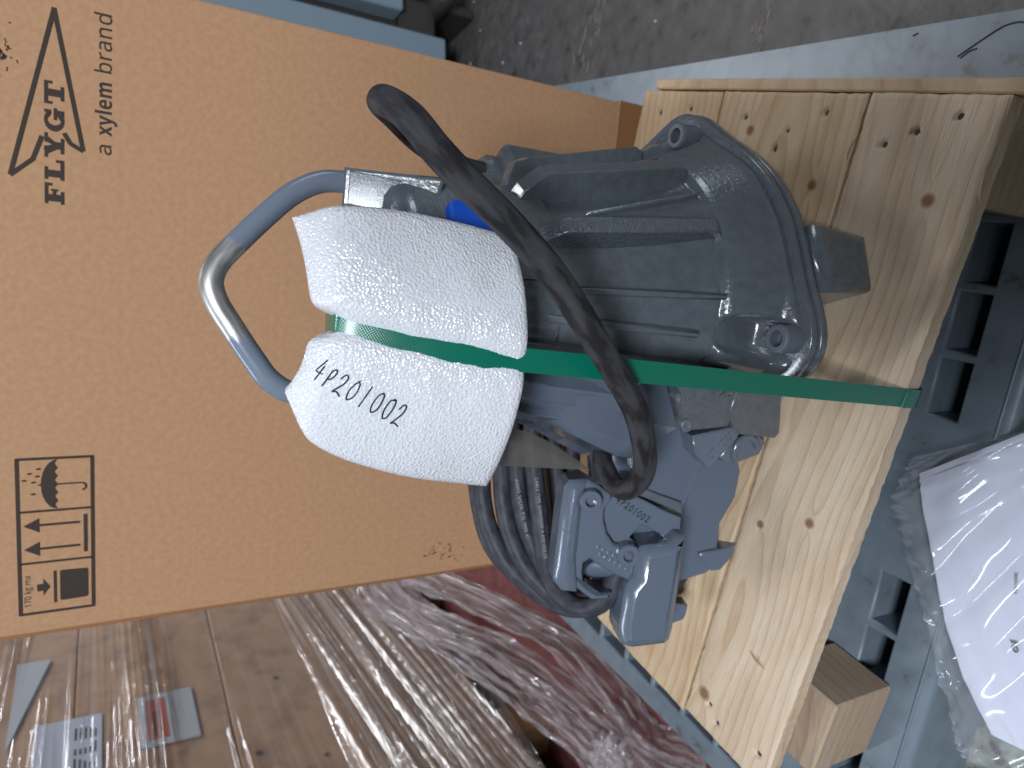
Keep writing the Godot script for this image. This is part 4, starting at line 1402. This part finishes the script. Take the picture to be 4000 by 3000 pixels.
func foam_and_strap() -> void:
	var fp := thing("foam_pad", "thick white foam pad with a handwritten number wrapped round the pump top", "packing foam", foam_at(0.5, 1.0))
	var ns := 150; var nt := 130
	var outer := []; var inner := []
	var bump := noise(601, 0.9, 3); var lump := noise(602, 0.12, 2)
	for j in nt + 1:
		var ro := []; var ri := []
		for i in ns + 1:
			var s := float(i) / ns; var t := float(j) / nt
			var p := foam_at(s, t); var n := foam_n(s, t)
			var eds := minf(minf(s, 1.0 - s) * 0.25, minf(t, 1.0 - t) * 0.19)
			var f := sqrt(1.0 - pow(1.0 - clampf(eds / 0.011, 0.0, 1.0), 2.0))
			var lift := groove(s, t) + 0.006 * (1.0 - f)
			var w := Vector3(i, j, 0)
			# the strap also drags the upper rim down
			var sag := Vector3(0, -0.013, 0) * gauss((s - 0.5) / 0.075, 1.0) * exp(-t * 10.0)
			p += sag
			ro.append(p - n * lift + n * (lump.get_noise_2d(i * 0.2, j * 0.2) * 0.0008 + bump.get_noise_2d(i * 0.9, j * 0.9) * 0.0003))
			ri.append(p - n * (0.036 - 0.010 * (1.0 - f) - 0.006 * gauss((s - 0.5) / 0.06, 1.0)))
		outer.append(ro); inner.append(ri)
	var st := begin()
	st.set_smooth_group(1)
	sheet(st, outer)
	sheet(st, inner, true)
	for i in ns:
		quad(st, outer[0][i], outer[0][i + 1], inner[0][i + 1], inner[0][i])
		quad(st, outer[nt][i + 1], outer[nt][i], inner[nt][i], inner[nt][i + 1])
	for j in nt:
		quad(st, outer[j + 1][0], outer[j][0], inner[j][0], inner[j + 1][0])
		quad(st, outer[j][ns], outer[j + 1][ns], inner[j + 1][ns], inner[j][ns])
	obj("foam_sheet", fin(st), M.foam, fp)
	st = begin()
	var hw := func(q: Vector2) -> Vector3:
		var c := Vector2(680, 803) + Vector2(23.0, 15.8) * q.x + Vector2(0.57, -0.82) * (q.y * 50.0 + (0.0 if q.x > 1.2 else 4.0)) + Vector2(-6, 8)
		var s := -0.0682532 - 0.000672117 * c.x + 0.00154687 * c.y
		var t := -1.43807588 + 0.00173239 * c.x + 0.000440594 * c.y
		return foam_outer(s, t) + foam_n(s, t) * 0.0002
	handwriting(st, "4P201002", 1.0, 0.0007, hw)
	obj("marker_number", fin(st), M.ink, fp)
	# strap
	var sp := thing("green_strap", "shiny green plastic strap running down over the white foam to the pallet edge", "strap", pal_t() * Vector3(-0.171, 0, -0.408))
	var path := PackedVector3Array(); var side := []
	var pre := [Vector3(0.090, 0.509, -0.74), Vector3(0.075, 0.511, -0.68), Vector3(0.062, 0.535, -0.64), Vector3(0.054, 0.566, -0.606)]
	var all := pre.duplicate()
	for k in 16:
		var t := 0.09 + 0.71 * k / 15.0
		all.append(foam_outer(0.5, t) + foam_n(0.5, t) * 0.0016)
	var foot := pal_t() * Vector3(-0.171, 0.0015, -0.4085)
	var knee: Vector3 = all[-1]
	for k in range(1, 17): all.append(knee.lerp(foot, k / 16.0))
	all.append(pal_t() * Vector3(-0.171, -0.003, -0.4055))
	all.append(pal_t() * Vector3(-0.171, -0.024, -0.4050))
	all.append(pal_t() * Vector3(-0.173, -0.05, -0.43))
	path = spline(all, 4)
	for i in path.size():
		var f := clampf((i - 90.0) / 50.0, 0.0, 1.0)
		side.append(Vector3(1, 0, 0.12).lerp(pal_t().basis.x, f))
	st = begin()
	ribbon(st, path, side, 0.0208, 0.0009)
	st.index(); st.generate_normals(); st.generate_tangents()
	obj("strap_band", st, M.strap, sp)
	# dark plastic corner sticking out under the foam
	var wr := thing("plastic_corner", "pointed corner of dark translucent plastic sticking out below the foam", "plastic film", Vector3(-0.09, 0.3, -0.66))
	var fl := []
	var A := [Vector3(-0.036, 0.43, -0.59), Vector3(-0.078, 0.42, -0.612)]
	var tip := Vector3(-0.0925, 0.281, -0.615)
	for i in 21:
		var row := []
		var f := i / 20.0
		for j in 13:
			var h := j / 12.0
			var p: Vector3 = A[0].lerp(A[1], h).lerp(tip, f)
			row.append(p + Vector3(0.0, 0.006, 0.012) * sin(PI * h) * (1.0 - f) + Vector3(0, 0, 0.004) * sin(f * 7.0 + h * 2.0) * (1.0 - f) + Vector3(0.012 * sin(PI * f) * (1.0 - h), 0, 0))
		fl.append(row)
	st = begin()
	sheet(st, fl)
	obj("plastic_sheet", fin(st), M.film_dark, wr)

# ------------------------------------------------------------------ cables
func v(a: Array) -> Array:
	var out := []
	for q in a: out.append(Vector3(q[0], q[1], q[2]))
	return out

func cables() -> void:
	var c := thing("power_cable", "dusty black rubber cable looping over the pump and coiled behind the claw", "cable", Vector3(-0.2, 0.1, -0.75))
	var st := begin()
	var main := [[0.27, 0.29, -0.80], [0.266, 0.36, -0.775], [0.260, 0.43, -0.715], [0.252, 0.495, -0.63], [0.233, 0.531, -0.56], [0.214, 0.545, -0.51], [0.191, 0.540, -0.475], [0.165, 0.527, -0.458], [0.141, 0.506, -0.449], [0.116, 0.472, -0.45], [0.082, 0.426, -0.46], [0.034, 0.376, -0.475], [-0.022, 0.316, -0.50], [-0.068, 0.274, -0.535], [-0.096, 0.253, -0.565], [-0.113, 0.246, -0.595], [-0.113, 0.242, -0.622], [-0.103, 0.235, -0.645], [-0.090, 0.225, -0.668], [-0.078, 0.20, -0.70], [-0.07, 0.16, -0.76]]
	tube(st, spline(v(main), 12), 0.0118, 24)
	obj("cable_loop", fin(st), M.rubber, c)
	var strands := [
		[[-0.05, 0.275, -0.89], [-0.097, 0.275, -0.88], [-0.16, 0.278, -0.87], [-0.207, 0.27, -0.86], [-0.253, 0.25, -0.84], [-0.290, 0.214, -0.815], [-0.303, 0.182, -0.785], [-0.28, 0.165, -0.745], [-0.23, 0.14, -0.72]],
		[[-0.05, 0.256, -0.87], [-0.097, 0.256, -0.86], [-0.166, 0.257, -0.85], [-0.216, 0.248, -0.84], [-0.261, 0.229, -0.82], [-0.292, 0.200, -0.79], [-0.289, 0.18, -0.75], [-0.24, 0.16, -0.71]],
		[[-0.05, 0.238, -0.86], [-0.097, 0.238, -0.85], [-0.166, 0.237, -0.84], [-0.216, 0.226, -0.83], [-0.258, 0.213, -0.805], [-0.283, 0.197, -0.77], [-0.271, 0.185, -0.73], [-0.23, 0.17, -0.70]],
		[[-0.05, 0.228, -0.82], [-0.095, 0.228, -0.82], [-0.169, 0.225, -0.81], [-0.229, 0.223, -0.80], [-0.268, 0.220, -0.78], [-0.287, 0.205, -0.75], [-0.271, 0.193, -0.71], [-0.22, 0.18, -0.69]],
		[[-0.05, 0.168, -0.87], [-0.101, 0.168, -0.86], [-0.167, 0.167, -0.85], [-0.232, 0.167, -0.84], [-0.276, 0.170, -0.81], [-0.285, 0.165, -0.77], [-0.25, 0.15, -0.73]],
		[[-0.05, 0.122, -0.89], [-0.105, 0.122, -0.88], [-0.173, 0.132, -0.87], [-0.24, 0.133, -0.86], [-0.286, 0.138, -0.83], [-0.30, 0.135, -0.79], [-0.26, 0.12, -0.75]],
		[[-0.05, 0.26, -0.93], [-0.10, 0.262, -0.925], [-0.17, 0.262, -0.915], [-0.235, 0.25, -0.895], [-0.28, 0.215, -0.86], [-0.30, 0.17, -0.82], [-0.27, 0.15, -0.77]],
		[[-0.05, 0.215, -0.89], [-0.10, 0.218, -0.885], [-0.17, 0.225, -0.87], [-0.235, 0.215, -0.85], [-0.285, 0.19, -0.815], [-0.29, 0.17, -0.775], [-0.25, 0.16, -0.74]],
		[[-0.05, 0.145, -0.90], [-0.10, 0.148, -0.895], [-0.17, 0.15, -0.885], [-0.24, 0.15, -0.87], [-0.29, 0.15, -0.84], [-0.30, 0.145, -0.79], [-0.26, 0.13, -0.75]],
		[[-0.05, 0.20, -0.90], [-0.10, 0.20, -0.89], [-0.17, 0.205, -0.88], [-0.24, 0.20, -0.865], [-0.30, 0.185, -0.84], [-0.31, 0.165, -0.80], [-0.28, 0.15, -0.76]],
		[[-0.05, 0.06, -0.90], [-0.12, 0.055, -0.90], [-0.2, 0.05, -0.88], [-0.27, 0.05, -0.85], [-0.30, 0.05, -0.80], [-0.27, 0.04, -0.76]],
		[[-0.05, 0.02, -0.90], [-0.12, 0.016, -0.90], [-0.2, 0.015, -0.88], [-0.27, 0.015, -0.85], [-0.31, 0.015, -0.80], [-0.27, 0.015, -0.76]]]
	for s in strands:
		st = begin()
		tube(st, spline(v(s), 10), 0.0124, 20)
		obj("coil_turn", fin(st), M.rubber_clean, c)
	for q in [[Vector3(-0.125, 0.235, -0.802), Vector3(-0.229, 0.2315, -0.786), "CABLE TYPE SOW/SOW-A 600 VOLTS", 0.0040], [Vector3(-0.13, 0.2465, -0.835), Vector3(-0.21, 0.2365, -0.822), "600 VOLTS 90 C", 0.0040]]:
		var a: Vector3 = q[0]; var b: Vector3 = q[1]
		var x := (b - a).normalized()
		var n := Vector3(0, 0.6, 0.8); n = (n - x * n.dot(x)).normalized()
		lettering("cable_print", q[2], false, false, Transform3D(Basis(x, n.cross(x), n), a + n * 0.0035), a.distance_to(b), q[3], M.print_white, c, 0.0004)

# ------------------------------------------------------------------ documents in a bag
func coons(l: PackedVector3Array, r: PackedVector3Array, u: float, w: float) -> Vector3:
	return _on(l, w).lerp(_on(r, w), u)

func _on(p: PackedVector3Array, f: float) -> Vector3:
	var x := clampf(f, 0, 1) * (p.size() - 1)
	var i := mini(int(x), p.size() - 2)
	return p[i].lerp(p[i + 1], x - i)

func document_bag() -> void:
	var o := thing("document_bag", "clear plastic bag holding white printed papers on the front edge of the plastic pallet", "document bag", Vector3(-0.25, -0.16, -0.45))
	var lp := spline(v([[-0.123, -0.150, -0.512], [-0.150, -0.150, -0.508], [-0.21, -0.150, -0.495], [-0.275, -0.150, -0.483], [-0.345, -0.150, -0.462], [-0.405, -0.150, -0.432]]), 8)
	var rp := spline(v([[-0.02, -0.140, -0.30], [-0.07, -0.140, -0.28], [-0.15, -0.140, -0.27], [-0.25, -0.142, -0.26], [-0.36, -0.146, -0.27], [-0.42, -0.150, -0.29]]), 8)
	var pn := noise(701, 3.0, 2)
	for k in 3:
		var rows := []
		for j in 33:
			var row := []
			for i in 25:
				var p := coons(lp, rp, i / 24.0, j / 32.0)
				row.append(p + Vector3((0.004 if k == 0 else -0.002) * (2 - k) , 0.0016 * k - 0.004 + 0.006 * sin(PI * j / 32.0) + pn.get_noise_2d(i * 0.1, j * 0.1) * 0.002, -0.0015 * (2 - k)))
			rows.append(row)
		var st := begin()
		sheet(st, rows)
		obj("paper", fin(st), M.paper, o)
	# print that runs away from the camera's left
	var bt := Basis(Vector3(1, 0, 0.02).normalized(), Vector3(0.02, 0, -1).normalized(), Vector3.UP)
	lettering("printed_line", "the roots;", false, false, Transform3D(bt, Vector3(-0.235, -0.1385, -0.399)), 0.024, 0.0044, M.ink, o, 0.0004)
	lettering("printed_line", "ol", true, false, Transform3D(bt, Vector3(-0.300, -0.1395, -0.399)), 0.012, 0.008, M.ink, o, 0.0004)
	var fl := spline(v([[-0.095, -0.152, -0.520], [-0.111, -0.152, -0.527], [-0.154, -0.152, -0.540], [-0.20, -0.152, -0.530], [-0.262, -0.152, -0.513], [-0.345, -0.153, -0.490], [-0.42, -0.154, -0.470], [-0.442, -0.155, -0.460]]), 8)
	var fr := spline(v([[-0.03, -0.146, -0.31], [-0.06, -0.146, -0.29], [-0.12, -0.146, -0.27], [-0.2, -0.146, -0.25], [-0.3, -0.146, -0.25], [-0.38, -0.148, -0.27], [-0.43, -0.150, -0.29], [-0.445, -0.150, -0.30]]), 8)
	var w1 := noise(711, 1.0, 3); var w2 := noise(712, 1.0, 2)
	var pts := []
	for j in 141:
		var row := []
		for i in 91:
			var u := i / 90.0; var w := j / 140.0
			var p := coons(fl, fr, u, w)
			var puff := 0.014 * sin(PI * clampf(u * 1.3 + 0.02, 0, 1)) * pow(sin(PI * clampf(w, 0.02, 0.98)), 0.5)
			var diag := w * 4.2 + u * 2.2 + 0.25 * w2.get_noise_2d(u * 1.2, w * 1.2)
			var cre := pow(absf(w1.get_noise_2d(diag * 0.9, (w - u) * 0.35)), 0.8) * 0.012 + w2.get_noise_2d(u * 2.5, w * 3.0) * 0.004
			var edge := gauss(u / 0.10, 1.0)
			cre += edge * absf(w2.get_noise_2d(w * 18.0, u * 4.0)) * 0.016
			p.y += puff + cre + 0.003
			row.append(p)
		pts.append(row)
	var st2 := begin()
	sheet(st2, pts)
	obj("clear_film", fin(st2), M.bag, o)

# ------------------------------------------------------------------ whoever holds the camera, and shades the near right
func surface_nets(bones: Array, lo: Vector3, hi: Vector3, cell: float, blend: float) -> SurfaceTool:
	var nx := int((hi.x - lo.x) / cell) + 1; var ny := int((hi.y - lo.y) / cell) + 1; var nz := int((hi.z - lo.z) / cell) + 1
	var f := PackedFloat32Array()
	f.resize(nx * ny * nz)
	for k in nz:
		for j in ny:
			for i in nx:
				var p := lo + Vector3(i, j, k) * cell
				var acc := 0.0
				for b in bones:
					var a: Vector3 = b[0]; var d: Vector3 = b[1] - a
					var t := clampf((p - a).dot(d) / maxf(d.length_squared(), 1e-9), 0.0, 1.0)
					var dist: float = p.distance_to(a + d * t) - lerpf(b[2], b[3], t)
					acc += exp(-dist / blend)
				f[(k * ny + j) * nx + i] = -log(maxf(acc, 1e-30)) * blend
	var idx := {}
	var pts := PackedVector3Array()
	for k in nz - 1:
		for j in ny - 1:
			for i in nx - 1:
				var sum := Vector3.ZERO; var n := 0
				var v := []
				for c in 8: v.append(f[((k + (c >> 2)) * ny + j + ((c >> 1) & 1)) * nx + i + (c & 1)])
				for e in [[0, 1], [2, 3], [4, 5], [6, 7], [0, 2], [1, 3], [4, 6], [5, 7], [0, 4], [1, 5], [2, 6], [3, 7]]:
					if (v[e[0]] < 0) != (v[e[1]] < 0):
						var t: float = v[e[0]] / (v[e[0]] - v[e[1]])
						var pa := Vector3(e[0] & 1, (e[0] >> 1) & 1, e[0] >> 2); var pb := Vector3(e[1] & 1, (e[1] >> 1) & 1, e[1] >> 2)
						sum += pa.lerp(pb, t); n += 1
				if n > 0:
					idx[(k * ny + j) * nx + i] = pts.size()
					pts.append(lo + (Vector3(i, j, k) + sum / n) * cell)
	var st := begin()
	st.set_smooth_group(1)
	for k in range(1, nz - 1):
		for j in range(1, ny - 1):
			for i in range(1, nx - 1):
				var o := (k * ny + j) * nx + i
				for ax in 3:
					var q: int = o + [1, nx, nx * ny][ax]
					if (f[o] < 0) == (f[q] < 0): continue
					var u: int = [nx, nx * ny, 1][ax]; var w: int = [nx * ny, 1, nx][ax]
					var a := pts[idx[o - u - w]]; var b := pts[idx[o - w]]; var c := pts[idx[o]]; var d := pts[idx[o - u]]
					if f[o] < 0: quad(st, a, b, c, d)
					else: quad(st, a, d, c, b)
	return fin(st)

func shorter(bones: Array) -> Array:
	var out := []
	for b in bones:
		var c := []
		for k in 2: c.append(Vector3(b[k].x, (b[k].y + 0.315) * 0.97 - 0.315, b[k].z))
		out.append([c[0], c[1], b[2], b[3]])
	return out

func photographer() -> void:
	var o := thing("person", "person in dark work clothes standing at the near edge of the pallet holding a phone", "person", Vector3(0.0, -0.315, 0.5))
	var z := 0.50
	var bones := [
		[Vector3(0, 0.55, z), Vector3(0, 0.80, z - 0.03), 0.165, 0.17],
		[Vector3(-0.09, 0.60, z), Vector3(0.09, 0.60, z), 0.13, 0.13],
		[Vector3(-0.14, 1.0, z - 0.07), Vector3(0.14, 1.0, z - 0.07), 0.125, 0.125],
		[Vector3(-0.05, 0.78, z - 0.03), Vector3(0.05, 0.96, z - 0.06), 0.165, 0.165],
		[Vector3(0, 1.10, z - 0.07), Vector3(0, 1.20, z - 0.10), 0.055, 0.052]]
	for s in [-1.0, 1.0]:
		bones.append([Vector3(s * 0.10, 0.55, z), Vector3(s * 0.11, 0.12, z - 0.01), 0.095, 0.062])
		bones.append([Vector3(s * 0.11, 0.12, z - 0.01), Vector3(s * 0.12, -0.23, z + 0.02), 0.062, 0.045])
		bones.append([Vector3(s * 0.12, -0.275, z + 0.04), Vector3(s * 0.13, -0.285, z - 0.15), 0.042, 0.032])
		bones.append([Vector3(s * 0.21, 1.02, z - 0.06), Vector3(s * 0.30, 0.80, z - 0.12), 0.07, 0.055])
		bones.append([Vector3(s * 0.30, 0.80, z - 0.12), Vector3(s * 0.10, 0.735, z - 0.33), 0.053, 0.035])
	obj("clothed_body", surface_nets(shorter(bones), Vector3(-0.42, -0.34, 0.06), Vector3(0.42, 1.28, 0.74), 0.024, 0.016), mat(Color(0.12, 0.13, 0.16), 0.85), o)
	var hb := [[Vector3(0, 1.31, z - 0.12), Vector3(0, 1.34, z - 0.10), 0.085, 0.088], [Vector3(0, 1.25, z - 0.17), Vector3(0, 1.29, z - 0.16), 0.05, 0.06], [Vector3(0, 1.285, z - 0.218), Vector3(0, 1.31, z - 0.205), 0.012, 0.008], [Vector3(-0.085, 1.29, z - 0.11), Vector3(-0.088, 1.32, z - 0.11), 0.012, 0.016], [Vector3(0.085, 1.29, z - 0.11), Vector3(0.088, 1.32, z - 0.11), 0.012, 0.016]]
	for s in [-1.0, 1.0]:
		var h := Vector3(s * 0.085, 0.735, z - 0.37)
		hb.append([h + Vector3(0, 0, 0.04), h, 0.027, 0.022])
		for k in 4:
			var p := h + Vector3(0, 0.026 - 0.018 * k, -0.015)
			hb.append([p, p + Vector3(-s * 0.018, 0, -0.024), 0.009, 0.009])
			hb.append([p + Vector3(-s * 0.018, 0, -0.024), p + Vector3(-s * 0.044, 0.0, -0.026), 0.009, 0.007])
		hb.append([h + Vector3(-s * 0.01, 0.03, 0.0), h + Vector3(-s * 0.03, 0.036, -0.004), 0.011, 0.009])
	hb = shorter(hb)
	var skin := mat(Color(0.72, 0.53, 0.43), 0.6)
	obj("head_and_hands", surface_nets(hb.slice(0, 5), Vector3(-0.13, 1.10, z - 0.26), Vector3(0.13, 1.45, z + 0.02), 0.010, 0.008), skin, o)
	for s in 2:
		obj("hand", surface_nets(hb.slice(5 + s * 10, 15 + s * 10), Vector3(-0.13 + s * 0.115, 0.65, 0.06), Vector3(0.015 + s * 0.115, 0.78, 0.20), 0.006, 0.003), skin, o)
	obj("hair", surface_nets(shorter([[Vector3(0, 1.345, z - 0.085), Vector3(0, 1.30, z - 0.06), 0.09, 0.075]]), Vector3(-0.13, 1.17, z - 0.22), Vector3(0.13, 1.47, z + 0.06), 0.012, 0.01), mat(Color(0.10, 0.07, 0.05), 0.7), o)
	for m in o.get_children(): m.position.x += 0.05
	var st := begin()
	box(st, Transform3D(Basis(Vector3.RIGHT, -0.52), Vector3(0.05, 0.706, 0.098)), Vector3(0.155, 0.073, 0.009), 0.003)
	obj("phone", fin(st), mat(Color(0.03, 0.03, 0.035), 0.2), o)
